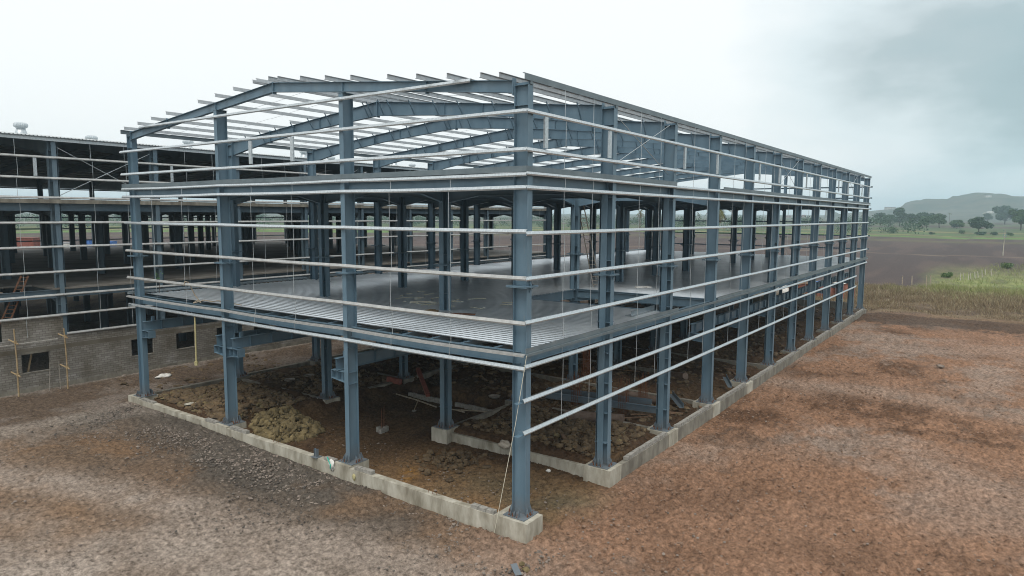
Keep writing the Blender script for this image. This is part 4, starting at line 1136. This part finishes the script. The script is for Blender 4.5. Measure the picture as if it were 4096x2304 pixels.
# sacks, rags and small litter
def lump(name, mat, loc, r_, sq, lab, cat, seed):
    mb = MB(); n, m_ = 14, 8; rr = random.Random(seed); vs = [];
    for j in range(m_+1):
        t = math.pi*j/m_
        for k in range(n):
            a = 2*math.pi*k/n; q = r_*(1+.22*math.sin(3*a+seed+j)+rr.uniform(-.10, .10)); vs.append((q*math.sin(t)*math.cos(a)*sq[0], q*math.sin(t)*math.sin(a)*sq[1], q*math.cos(t)*sq[2]+r_*sq[2]*.8))
    fs = [(j*n+k, j*n+(k+1) % n, (j+1)*n+(k+1) % n, (j+1)*n+k) for j in range(m_) for k in range(n)]
    mb.add(vs, fs); o = mb.build(name, mat, None, loc, smooth=True); return tag(o, lab, cat)
o = lump('cement_sack', 'sack', (7.25, 6.4, -.30), .30, (1, 1.2, .7), 'crumpled off white sack slumped on the inner footing wall', 'sack', 3)
o = lump('plastic_bag', 'white', (-.46, 11.8, -.42), .27, (.35, .8, 1.0), 'white plastic bag hanging over the gable footing wall', 'bag', 5)
mb = MB(); mb.tube([(-.10, .22, .62), (-.12, .1, .45), (-.13, -.05, .25), (-.1, .0, .05)], .035, 5); mb.build('green_band', 'green_cloth', o)
lump('rag_heap', 'white', (4.6, 38.6, gz(4.6, 38.6)), .5, (1.2, .8, .35), 'white and pink rag heap on the lane before the brick wall', 'rags', 7)
lump('white_litter', 'white', (6.9, 3.2, gz(6.9, 3.2)), .13, (1, 1, .6), 'small white plastic scrap on the mud by the entrance', 'litter', 9)
lump('straw_tuft', 'yellow_rope', (-.42, 10.15, -.62), .13, (.3, .9, 1.2), 'yellow straw tuft stuck to the gable footing wall', 'straw', 11)
st = empty('post_stub', (-.30, 13.25, -.13)); tag(st, 'short blue grey steel stub bolted on top of the gable footing wall', 'steel stub')
mb = MB(); mb.prism(iprof(.2, .16, .012, .01), (0, -.1, .02), X_, Y_, (0, 0, .42)); mb.build('stub', 'steel', st)
mb = MB(); mb.box((-.2, -.24, 0), (.2, .24, .02)); mb.build('base_plate', 'steel', st)
for x, y, lab in ((-.2, 5.0, 'little steel lifting loops in the gable footing wall near the corner'), (-.2, 16.9, 'little steel lifting loops in the gable footing wall between its middle columns')):
    mb = MB()
    for q in (-.25, 0, .25): mb.tube([(0, q, -.03), (0, q, .14)], .012, 4)
    obj1('lifting_loop', mb, 'rust', lab, 'rebar loop', None, (x, y, -.14))
# scrap at the very bottom of the picture
mb = MB(); mb.bar((-2.75, -1.7, gz(-2.7, -1.6)+.12), (-2.45, -1.25, gz(-2.5, -1.3)+.30), .26, .03)
obj1('steel_scrap', mb, 'steel', 'tip of a blue grey steel plate at the bottom edge of the photo', 'steel scrap')
for k, (dx, dy, dz, s_, lab) in enumerate(((-2.25, -1.50, .30, .13, 'orange stone on top of the pair at the bottom edge of the photo'), (-2.22, -1.66, .12, .17, 'ochre stone below its partner at the bottom edge of the photo'))):
    mb = MB(); rock(mb, (0, 0, 0), s_, random.Random(20+k), 1.0); obj1('ochre_stone', mb, 'rock_y', lab, 'stone', None, (dx, dy, gz(dx, dy)+dz))
# guy rope from the corner column
mb = MB(); mb.tube([(-.12, -.18, 7.0), (-.22, .3, 4.0), (-.46, 1.2, -.85)], .013, 5); obj1('guy_rope', mb, 'rope', 'taut white rope from the corner column down to the gable footing', 'rope')
# yellow rope and the loop over the gable girt
mb = MB(); mb.tube([(.0, 25.25, 6.4), (.0, 25.27, 5), (.01, 25.33, 3.3)], .05, 6); mb.tube([(.01, 25.33, 3.4), (.01, 25.33, 3.15)], .11, 6)
obj1('hanging_rope', mb, 'yellow_rope', 'yellow rope with a knotted end hanging below the gable deck beam', 'rope')
mb = MB(); mb.tube([(-.15, 26.1, 8.2), (-.1, 26.05, 8.45), (.05, 25.9, 8.4), (.2, 25.5, 7.6), (.35, 25.1, 7.15), (.4, 25.6, 7.25), (.3, 25.9, 7.05), (.45, 24.9, 7.3), (.6, 24.2, 7.25), (.6, 23.6, 7.35), (.7, 22.9, 7.3), (.75, 21.3, 7.25)], .035, 6)
obj1('brown_rope', mb, 'pale_stick', 'brown rope looped over the gable girt and trailing on the deck', 'rope')
# a weed growing out of the girt at the far gable corner
wd = empty('weed', (-.05, 29.35, 8.40)); tag(wd, 'small bright green weed rooted on the gable girt', 'plant')
mb = MB(); mb.tube([(0, 0, -.9), (.02, .03, -.4), (0, 0, .15), (.0, -.05, .45)], .018, 4); mb.build('stem', 'bark', wd)
mb = MB(); rr = random.Random(4)
for k in range(26):
    p = Vector((rr.gauss(0, .07), rr.gauss(0, .12), rr.uniform(0, .5))); a = rr.uniform(0, 6.28); u = Vector((math.cos(a), math.sin(a), rr.uniform(-.3, .5)))*.16; v = u.cross(Z_).normalized()*.05
    mb.add([p-v*.2, p+u*.5-v, p+u, p+u*.5+v], [(0, 1, 2, 3)])
mb.build('leaves', leafmat('weed_leaf', (.09, .22, .03), (.18, .36, .06)), wd)
# ladders
def ladder(name, p, q, wv, n, mat, lab, rw=.035):
    p, q, wv = Vector(p), Vector(q), Vector(wv); o = empty(name, p); tag(o, lab, 'ladder'); d = q-p
    for s in (-.5, .5): mb = MB(); mb.bar(wv*s, d+wv*s*.8, rw*2, rw*1.4, up=wv.cross(d)); mb.build('rail', mat, o)
    mb = MB()
    for k in range(n):
        t = (k+.6)/n; mb.bar(d*t-wv*.5*(1-.2*t), d*t+wv*.5*(1-.2*t), rw)
    mb.build('rungs', mat, o)
ladder('ladder', (24.6, 10.2, 7.12), (22.75, 10.72, 13.6), (.0, -.62, 0), 20, 'alu', 'tall grey ladder standing on the deck against an interior column')
ladder('ladder', (-4.7, 42.5, 4.7), (-3.2, 42.6, 8.1), (.55, 0, -.05), 12, 'orange', 'rusty orange ladder leaning inside the upper storey of the factory', .05)
ladder('trestle', (-2.2, 41.3, -.6), (-1.9, 41.9, 1.5), (.75, 0, 0), 3, 'alu', 'thin dark metal trestle leaning on the brick wall', .018)
# bamboo scaffold standards before the brick wall
for x, h, lab in ((-4.62, 4.95, 'left bamboo scaffold standard before the brick wall'), (-1.45, 4.6, 'right bamboo scaffold standard before the brick wall')):
    z0 = gz(x, 40.9); o = empty('bamboo_scaffold', (x, 40.9, z0)); tag(o, lab, 'scaffold', 'bamboo scaffold before the brick wall')
    mb = MB(); mb.tube([(-.03, 0, -.2), (.02, .02, h*.5), (-.04, 0, h)], .06, 8, .045); mb.build('standard', 'bamboo', o)
    for z in (1.65, 4.0):
        mb = MB(); mb.tube([(.05, -.35, z-.1), (-.1, .9, z+.1)], .05, 7); mb.tube([(0, -.02, z-.1), (0, -.02, z+.1)], .10, 7); mb.build('putlog', 'bamboo', o)
mb = MB(); mb.bar((-5.6, 41.55, 3.25), (-1.7, 41.55, 3.30), .28, .05); obj1('scaffold_plank', mb, 'block', 'grey scaffold plank carried by the two bamboo standards', 'plank')
mb = MB(); mb.bar((-3.45, 42.5, .95), (-3.1, 42.55, 2.4), .12, .08); obj1('window_prop', mb, 'bamboo', 'timber prop leaning inside the brick window opening', 'prop')
# loose pieces on the deck
for p, q, w_, mt, lab in (((18.4, 1.4), (21.0, 1.3), .0, 'x', ''),):
    pass
mb = MB(); p, q = Vector((11.8, .95, 7.13)), Vector((15.0, 1.0, 7.13)); mb.prism([(0, 0), (.4, 0), (.4, .02), (.02, .02), (.02, .3), (0, .3)], p, Y_, Z_, q-p)
obj1('deck_flashing', mb, 'trim', 'grey folded flashing piece lying on the deck beside the side opening', 'flashing')
mb = MB(); mb.bar((5.6, 10.6, 7.18), (6.9, 8.2, 7.16), .22, .05); obj1('timber_plank', mb, 'rust', 'dark red brown plank on the deck by the first interior column', 'plank')
lump('dry_leaves', 'dead_frond', (6.4, 11.0, 7.12), .25, (1, 2, .3), 'small brown leaf heap on the deck by the first interior column', 'leaves', 4)
mb = MB(); rr = random.Random(9)
for k in range(26):
    x, y = rr.uniform(8, 13.5), rr.uniform(9.5, 19); a = rr.gauss(-.9, .5); l_ = rr.uniform(.4, 1.5)
    mb.tube([(x, y, 7.12), (x+math.cos(a)*l_*.5, y+math.sin(a)*l_*.5, 7.16), (x+math.cos(a+.3)*l_, y+math.sin(a+.3)*l_, 7.12)], .022, 4)
tag(mb.build('straw_scraps', 'rope'), kind='stuff')
mb = MB(); mb.box((-.55, -.12, 0), (.55, .12, .1)); mb.box((.3, -.3, 0), (.7, -.1, .08)); obj1('white_offcut', mb, 'white', 'white packing offcut lying on the far deck beyond the opening', 'packing', None, (26.4, 7.2, 7.13), (0, 0, -.6))

# ================================================================== HUTS BEYOND THE FAR END
def hut(x, y, rz, sx, sy, h, wall_m, roof_m, lab, pitch=.25, door=True):
    o = empty('brick_hut', (x, y, gz(x, y)), rz); tag(o, lab, 'hut', 'workers huts beyond the far end')
    mb = MB(); mb.box((-sx/2, -sy/2, -.3), (sx/2, sy/2, h)); mb.prism([(-sy/2, 0), (sy/2, 0), (0, pitch*sy/2)], (-sx/2, 0, h), Y_, Z_, (sx, 0, 0)); mb.build('wall', wall_m, o)
    mb = MB()
    for s in (-1, 1):
        n = 12
        for k in range(n):
            a, b = -sx/2-.2+(sx+.4)*k/n, -sx/2-.2+(sx+.4)*(k+1)/n; e = .02*(k % 2)
            mb.add([(a, 0, h+pitch*sy/2+.03+e), (b, 0, h+pitch*sy/2+.03+e), (b, s*(sy/2+.3), h-pitch*.3+.03+e), (a, s*(sy/2+.3), h-pitch*.3+.03+e),
                    (a, 0, h+pitch*sy/2+.005+e), (b, 0, h+pitch*sy/2+.005+e), (b, s*(sy/2+.3), h-pitch*.3+.005+e), (a, s*(sy/2+.3), h-pitch*.3+.005+e)],
                   [(0,1,2,3),(7,6,5,4),(3,2,6,7),(0,3,7,4),(1,5,6,2)])
    mb.build('roof', roof_m, o)
    if door:
        mb = MB(); mb.box((-sx/2-.03, -.4, -.1), (-sx/2-.002, .4, 1.75)); mb.build('door', 'wood', o)
    return o
hut(111, 17.8, .45, 7, 4.5, 2.1, 'red_brick', 'tin', 'red brick hut with a tin roof nearest the factory yard')
hut(104.5, 13.2, .5, 3.4, 3.2, 1.9, 'red_brick', 'wood', 'small red brick hut with a brown plank roof beyond the last bays')
hut(106.5, 10.0, .5, 3.4, 3.0, 2.2, 'red_brick', 'blue', 'brick hut roofed with a bright blue sheet beyond the last bay')
hut(106, 6.6, .5, 2.8, 2.6, 2.5, 'red_brick', 'white', 'brick hut under a white sheet beside the last corner column')
hut(117, 21.5, .4, 6, 4, 2.4, 'plaster', 'roof_sheet', 'pale hut with a grey sheet roof seen under the deck')
lump('tarpaulin_bundle', 'white', (98.5, 15.2, gz(98.5, 15.2)), 1.25, (1, 1, 1), 'big bundle of white and lime tarpaulin beyond the far end', 'tarpaulin', 15)

# ================================================================== VEGETATION
def leaf_cloud(mb, blobs, n, size, r, hole=.0):
    for _ in range(n):
        cx, cy, cz, rx, rz_ = blobs[r.randrange(len(blobs))]
        v = Vector((r.gauss(0, 1), r.gauss(0, 1), r.gauss(0, 1))).normalized()*(r.random()**.38)
        p = Vector((cx+v.x*rx, cy+v.y*rx, cz+v.z*rz_)); a = Vector((r.gauss(0, 1), r.gauss(0, 1), r.gauss(0, .7))).normalized(); b = a.cross(Vector((r.gauss(0, 1), r.gauss(0, 1), r.gauss(0, 1)))).normalized()
        s = size*r.uniform(.6, 1.4)
        mb.add([p-a*s-b*s*.3, p+b*s*.6-a*.2*s, p+a*s+b*s*.2, p-b*s*.6+a*.1*s], [(0, 1, 2, 3)])
def tree_meshes(seed, hw, h, trunk_h, n=1500, mat='leaf1'):
    r = random.Random(seed); tb = MB(); cb = MB(); blobs = []
    fork = Vector((r.uniform(-.1, .1)*hw, r.uniform(-.1, .1)*hw, trunk_h))
    tb.tube([(0, 0, -.4), (fork.x*.6, fork.y*.6, trunk_h*.5), fork], h*.035, 7, h*.026)
    k_ = 11
    for k in range(k_):
        a = 2*math.pi*k/k_*1.7+r.uniform(-.5, .5); q = hw*r.uniform(.15, .78); zz = trunk_h+(h-trunk_h)*r.uniform(.22, .82)
        if k == 0: q = 0; zz = h*.84
        e = Vector((math.cos(a)*q, math.sin(a)*q, zz)); br = hw*r.uniform(.32, .48)
        tb.tube([fork-Z_*.1, fork.lerp(e, .5)+Vector((0, 0, -.06*h)), e], h*.018, 5, h*.006)
        blobs.append((e.x, e.y, e.z, br, min(br*.75, max(.2, (h-zz)))))
    leaf_cloud(cb, blobs, int(n*1.6), hw*.085, r)
    return tb.mesh('trunk', 'bark'), cb.mesh('crown', mat)
def tree(u, v, vtop, hwpx, label, seed, mat='leaf1', n=1500, th=.28, group='trees beyond the ploughed fields', name='tree', cat='tree'):
    p = at(u, v); dist = float((np.array(p)-CAM) @ fwd); h = (v-vtop)/F_PX*dist; hw = hwpx/F_PX*dist*1.12
    tm, cm = tree_meshes(seed, hw, h, h*th, n, mat)
    o = empty(name, p); tag(o, label, cat, group); put('trunk', tm, o); put('crown', cm, o)
    return o
tree(3600, 903, 831, 36, 'tallest dark tree of the left clump below the hill nose', 1, th=.14)
tree(3644, 902, 855, 30, 'rounded dark tree at the right of the left clump', 2, th=.12)
tree(3562, 906, 858, 26, 'dark tree half hidden behind the far corner column', 3, th=.12)
tree(3520, 902, 850, 24, 'hazy tree seen between the last side columns', 31, 'leaf1', th=.12)
tree(3698, 903, 850, 32, 'pale hazy tree behind the two forked trees', 4, th=.12)
tree(3707, 914, 864, 28, 'left of the two trees forked low above the green strip', 5, 'leaf2')
tree(3757, 913, 855, 28, 'right of the two trees forked low, lighter crown', 6, 'leaf2')
tree(3826, 915, 880, 30, 'low spreading tree left of the lone round tree', 7, 'leaf2', th=.2)
tree(3917, 935, 868, 35, 'lone round tree with an open fork on the green strip', 8, 'leaf1', 1800, .3)
tree(4018, 898, 822, 42, 'largest dark tree against the hill at the right', 9, 'leaf1', 1900, .2)
tree(4082, 922, 838, 38, 'leafy tree cut by the right edge of the photo', 10, 'leaf2', 1900)
tree(3950, 893, 853, 20, 'faint bluish tree below the white hill houses', 11, 'leaf1', 700)
def bush(u, v, vtop, hwpx, label, seed, mat='leaf2', n=500, group='bushes in the fields'):
    p = at(u, v); dist = float((np.array(p)-CAM) @ fwd); h = (v-vtop)/F_PX*dist; hw = hwpx/F_PX*dist; r = random.Random(seed); cb = MB()
    blobs = [(r.uniform(-.5, .5)*hw, r.uniform(-.5, .5)*hw, h*r.uniform(.3, .62), hw*r.uniform(.4, .6), h*r.uniform(.28, .38)) for _ in range(7)]
    leaf_cloud(cb, blobs, n, hw*.1, r); o = empty('bush', p); tag(o, label, 'bush', group)
    cb.build('foliage', mat, o)
    tb = MB()
    for k in range(4): tb.tube([(0, 0, -.1), (r.uniform(-.4, .4)*hw, r.uniform(-.4, .4)*hw, h*.6)], .03*h, 4, .01*h)
    tb.build('stems', 'bark', o)
bush(3574, 934, 902, 22, 'hazy bush beside the far corner column', 41)
bush(3846, 935, 914, 14, 'bush with a pale top left of the lone round tree', 42)
bush(3925, 941, 925, 26, 'dark scrub at the foot of the lone round tree', 43, 'leaf1')
bush(3972, 941, 925, 18, 'dark bush right of the lone round tree', 44, 'leaf1')
bush(3728, 938, 926, 14, 'low dark bush on the green strip below the forked trees', 45, 'leaf1')
bush(4040, 943, 930, 16, 'low green bush near the electric pole', 46)
bush(4026, 1075, 1044, 24, 'bright green bush on the grassy bank below the electric pole', 47, 'leaf3', 700)
bush(3787, 1110, 1086, 26, 'bright green shrub behind the leaning fence posts', 48, 'leaf3', 700)
def palm(u, v, vtop, hwpx, label, seed, dist=None, nf=26, mat='palm', skirt=True):
    if dist is None: p = at(u, v)
    else:
        d = ray(u, v); d = d/np.hypot(d[0], d[1]); q = CAM+d*dist; p = Vector((q[0], q[1], gz(q[0], q[1])))
    dd = float((np.array(p)-CAM) @ fwd); dt = ray(u, vtop+hwpx*.5); zt = CAM[2]+dt[2]/np.hypot(dt[0], dt[1])*np.hypot(p.x-CAM[0], p.y-CAM[1]); h = float(zt)-p.z; R_ = hwpx/F_PX*dd
    o = empty('palm_tree', p); tag(o, label, 'palm', 'date palms'); r = random.Random(seed)
    tb = MB(); tb.tube([(0, 0, -.3), (.06*R_, 0, h*.4), (0, 0, h*.75), (0, 0, h)], R_*.10, 8, R_*.075); tb.build('trunk', 'palm_bark', o)
    for nm, m_, k_, e0, e1 in (('fronds', mat, nf, -.5, 1.2),)+((('dead_fronds', 'dead_frond', 16, -1.3, -.5),) if skirt else ()):
        fb_ = MB()
        for k in range(k_):
            a = r.uniform(0, 6.28); e = r.uniform(e0, e1); p0 = Vector((0, 0, h)); dirv = Vector((math.cos(a)*math.cos(e), math.sin(a)*math.cos(e), math.sin(e)))
            pts = []; q = p0.copy(); n = 9
            for j in range(n+1):
                pts.append(q.copy()); q = q+dirv*(R_*1.1/n); dirv = (dirv-Z_*.16).normalized()
            for j in range(1, n):
                t = (pts[j+1]-pts[j-1]).normalized(); s = t.cross(Z_)
                if s.length < .01: continue
                s.normalize(); ll = R_*.30*math.sin(math.pi*(j+.5)/(n+1.2))
                for sg in (-1, 1):
                    for f in (0, .5):
                        b = pts[j].lerp(pts[j+1], f); tip = b+(s*sg*.9+t*.6-Z_*.45).normalized()*ll
                        fb_.add([b, b+t*R_*.035, tip], [(0, 1, 2)])
            fb_.tube([pts[0], pts[4], pts[-1]], R_*.012, 4, R_*.004)
        fb_.build(nm, m_, o)
palm(2862, 1000, 800, 58, 'big date palm behind the open frame with hanging brown fronds', 3, dist=175)
palm(2558, 950, 838, 22, 'slender palm framed by the middle storey near the ladder', 5, nf=22)
palm(3797, 890, 851, 8, 'distant slender palm below the middle of the hill', 6, nf=20, skirt=False)
palm(2795, 905, 850, 14, 'hazy palm between two interior columns', 8, nf=18, skirt=False)
# far tree line behind the buildings, one hazy mass
mb = MB(); r = random.Random(77)
for k in range(260):
    u = r.uniform(-500, 3680); d = ray(u, 861); d = d/np.hypot(d[0], d[1]); t = r.uniform(430, 800); p = CAM+d*t; s = r.uniform(3.0, 7.0); z = gz(p[0], p[1])
    leaf_cloud(mb, [(p[0]+r.uniform(-1, 1)*s, p[1]+r.uniform(-1, 1)*s, z+s*r.uniform(.5, 1.0), s*.8, s*.55) for _ in range(4)], 300, s*.075, r)
tag(mb.build('far_woodland', 'leaf1'), kind='stuff')
# tall grass bank beyond the bare plateau
mb = MB(); r = random.Random(5)
for k in range(110000):
    dist = 103+60*r.random()**.8 if r.random() < .85 else r.uniform(150, 235); a = r.uniform(R(-37.5), R(-13))
    az = YAW+a; x, y = CAM[0]+dist*math.cos(az), CAM[1]+dist*math.sin(az)
    if dist > 160 and y > -4-.06*(dist-160)*2: continue
    cl = float(vnoise(x*.35, y*.35, 9))
    if x < 86+6*cl or y > 11: continue
    if dist < 120 and r.random() > (dist-103)/17+.9*(cl-.5): continue
    if r.random() > .25+1.1*cl: continue
    g = min(1, max(0, (dist-143+18*(cl-.5))/16+r.gauss(0, .25)))*min(1, max(0, (-y+7)/9.))
    dry = (.215, .165, .095); grn = (.21, .235, .085); brn = (.13, .093, .062)
    c = [dry[i]*(1-g)+grn[i]*g for i in range(3)]
    if g < .5 and r.random() < .4+.5*max(0, (125-dist)/22): c = [c[i]*.3+brn[i]*.7 for i in range(3)]
    if r.random() < .1: c = (.30, .27, .17)
    kf = r.uniform(.75, 1.3); c = [q*kf for q in c]
    h = r.uniform(.15, .6)*(.4+cl)*(.5+.5*min(1, (dist-100)/22))*(1 if dist < 128 else 1.5); z = gz(x, y)-.05; wdt = r.uniform(.02, .055); b = r.uniform(0, 3.14); dx, dy = math.cos(b)*wdt, math.sin(b)*wdt; lx, ly = r.gauss(0, .5)*h, r.gauss(0, .5)*h
    mb.add([(x-dx, y-dy, z), (x+dx, y+dy, z), (x+lx+dx*.2, y+ly+dy*.2, z+h), (x+lx-dx*.2, y+ly-dy*.2, z+h)], [(0, 1, 2, 3)])
    mb.c += [(*c, 1)]*4
tag(mb.build('tall_grass', 'grass'), kind='stuff')

# ================================================================== POLES, POSTS, FAR BUILDINGS
p = at(4011, 1023); o = empty('electric_pole', p); tag(o, 'grey concrete electric pole standing in the ploughed field', 'pole')
dd = float((np.array(p)-CAM) @ fwd); h = 101/F_PX*dd
mb = MB(); mb.tube([(0, 0, -.5), (.1, -.1, h)], .16, 8, .10); mb.build('pole', 'concrete', o)
for z in (.97, .83, .76): mb = MB(); mb.bar((.1, -.65, h*z), (.1, .45, h*z), .12, .1); mb.tube([(.1, -.6, h*z), (.1, -.6, h*z+.25)], .06, 5); mb.tube([(.1, .4, h*z), (.1, .4, h*z+.25)], .06, 5); mb.build('crossarm', 'steel', o)
posts = [(3841, 1123, 1092, 'upright'), (3856, 1119, 1092, 'leaning left'), (3873, 1121, 1090, 'short'), (3884, 1119, 1092, 'tilted'), (3901, 1116, 1088, 'steep leaning'), (3913, 1111, 1086, 'crooked'), (3930, 1109, 1081, 'tall'), (3943, 1099, 1076, 'tallest'), (3967, 1104, 1078, 'thin dark'),
         (3609, 1138, 1104, 'brown'), (3647, 1142, 1104, 'weathered'), (3705, 1142, 1102, 'pale'), (3722, 1133, 1100, 'grey')]
ords = ['first', 'second', 'third', 'fourth', 'fifth', 'sixth', 'seventh', 'eighth', 'ninth']
for k, (u, v, vt, st_) in enumerate(posts):
    p = at(u, v); dd = float((np.array(p)-CAM) @ fwd); h = (v-vt)/F_PX*dd; r = random.Random(k); mb = MB()
    le = .35 if k < 9 and k not in (0, 2) else .08
    mb.tube([(0, 0, -.3), (r.uniform(-.06, .06)+(-le*.3 if k % 2 else le*.2), -(-le)*.6, h)], .11, 6, .08)
    lab = '%s fence post in the grass, %s of the nine in the broken row' % (st_, ords[k]) if k < 9 else '%s fence post in the grass, %s of the four near the far corner column' % (st_, ords[k-9])
    obj1('fence_post', mb, 'concrete' if k < 9 else 'pale_stick', lab, 'post', 'fence posts in the grass', p)
def house(u, v, wpx, hpx, label, wm='plaster', rm='tin', dist=None, roofh=.22, group='distant houses'):
    d = ray(u, v); d = d/np.hypot(d[0], d[1])
    p = at(u, v)
    if dist == 'hill':
        hit = HILL.ray_cast(Vector(CAM), Vector(d).normalized())[0]
        if hit: p = hit
    dd = float((np.array(p)-CAM) @ fwd); w_, h = wpx/F_PX*dd, hpx/F_PX*dd
    o = empty('house', p, YAW-math.pi/2); tag(o, label, 'house', group)
    mb = MB(); mb.box((-w_/2, -w_*.3, -h*.8), (w_/2, w_*.3, h)); mb.build('wall', wm, o)
    mb = MB(); mb.prism([(-w_*.35, 0), (w_*.35, 0), (w_*.35, h*.04), (0, h*roofh), (-w_*.35, h*.04)], (-w_/2-.05*w_, 0, h+.02), Y_, Z_, (w_*1.1, 0, 0)); mb.build('roof', rm, o)
    mb = MB()
    for k in (-.28, .0, .28): mb.box((k*w_-.05*w_, -w_*.3-.03, h*.35), (k*w_+.05*w_, -w_*.3-.004, h*.72))
    mb.build('windows', 'soffit', o)
house(3960, 853, 19, 6, 'white house with a sheet roof on the lower hillside, right of two', 'white', 'white', 'hill')
house(3941, 856, 14, 4, 'white house on the lower hillside, left of two', 'white', 'white', 'hill')
house(3952, 788, 20, 6, 'dark block house on the crest of the hill', 'plaster', 'tin', 'hill')
for k, (u, v, w_, h_, lab, m_) in enumerate([(2960, 876, 26, 8, 'pale house on the horizon right of the big palm', 'plaster'), (3150, 870, 22, 8, 'reddish house on the rise between the side columns', 'red_brick'), (3205, 869, 30, 9, 'long reddish house on the rise further right', 'red_brick'),
                                             (3372, 869, 20, 9, 'cream house on the rise near the end columns', 'plaster'), (3405, 870, 18, 10, 'tall cream house on the rise by the end columns', 'plaster'), (3560, 836, 34, 7, 'hazy flat factory on the skyline left of the hill', 'plaster')]):
    house(u, v, w_, h_, lab, m_, 'tin', None if k < 5 else 'hill')
# yard beyond the left factory: red stacks, a white store and blue containers
def container(u, v, wpx, hpx, mat, lab, dist, cat='container', name='container', ribs=14):
    d = ray(u, v); d = d/np.hypot(d[0], d[1]); q = CAM+d*dist; z = gz(q[0], q[1]); dd = float((q-CAM) @ fwd); w_, h = wpx/F_PX*dd, hpx/F_PX*dd
    o = empty(name, (q[0], q[1], CAM[2]+d[2]*dist), YAW-math.pi/2); tag(o, lab, cat, 'yard beyond the factory')
    mb = MB(); mb.box((-w_/2, -1.2, -3), (w_/2, 1.2, h))
    for k in range(ribs): a = -w_/2+w_*(k+.5)/ribs; mb.box((a-w_/ribs*.25, -1.26, .1), (a+w_/ribs*.25, -1.202, h-.1))
    mb.build('body', mat, o)
    mb = MB(); mb.box((-w_/2-.1, -1.3, h+.003), (w_/2+.1, 1.3, h+.12)); mb.build('top_frame', mat if mat != 'white' else 'tin', o)
container(105, 968, 84, 16, 'red', 'long red stacks seen through the left arch of the factory', 210, 'stack', 'red_stack', 22)
container(268, 985, 40, 12, 'white', 'white store seen through the second arch of the factory', 200, 'store', 'white_store', 10)
container(352, 968, 40, 8, 'blue', 'blue container left of two seen through the factory', 220)
container(437, 974, 42, 8, 'blue', 'blue container right of two seen through the factory', 220)

# ------------------------------------------------------------------ haze
def make_haze():
    mb = MB(); mb.box((-5200, -5200, -60), (5200, 5200, 125))
    m = bpy.data.materials.new('haze_air'); m.use_nodes = True; t = m.node_tree; t.nodes.clear()
    o = t.nodes.new('ShaderNodeOutputMaterial'); v = t.nodes.new('ShaderNodeVolumePrincipled')
    v.inputs['Color'].default_value = (.68, .89, 1.0, 1); v.inputs['Density'].default_value = .00033; v.inputs['Anisotropy'].default_value = .2
    t.links.new(v.outputs[0], o.inputs['Volume'])
    tag(mb.build('haze', m), kind='stuff')
make_haze()
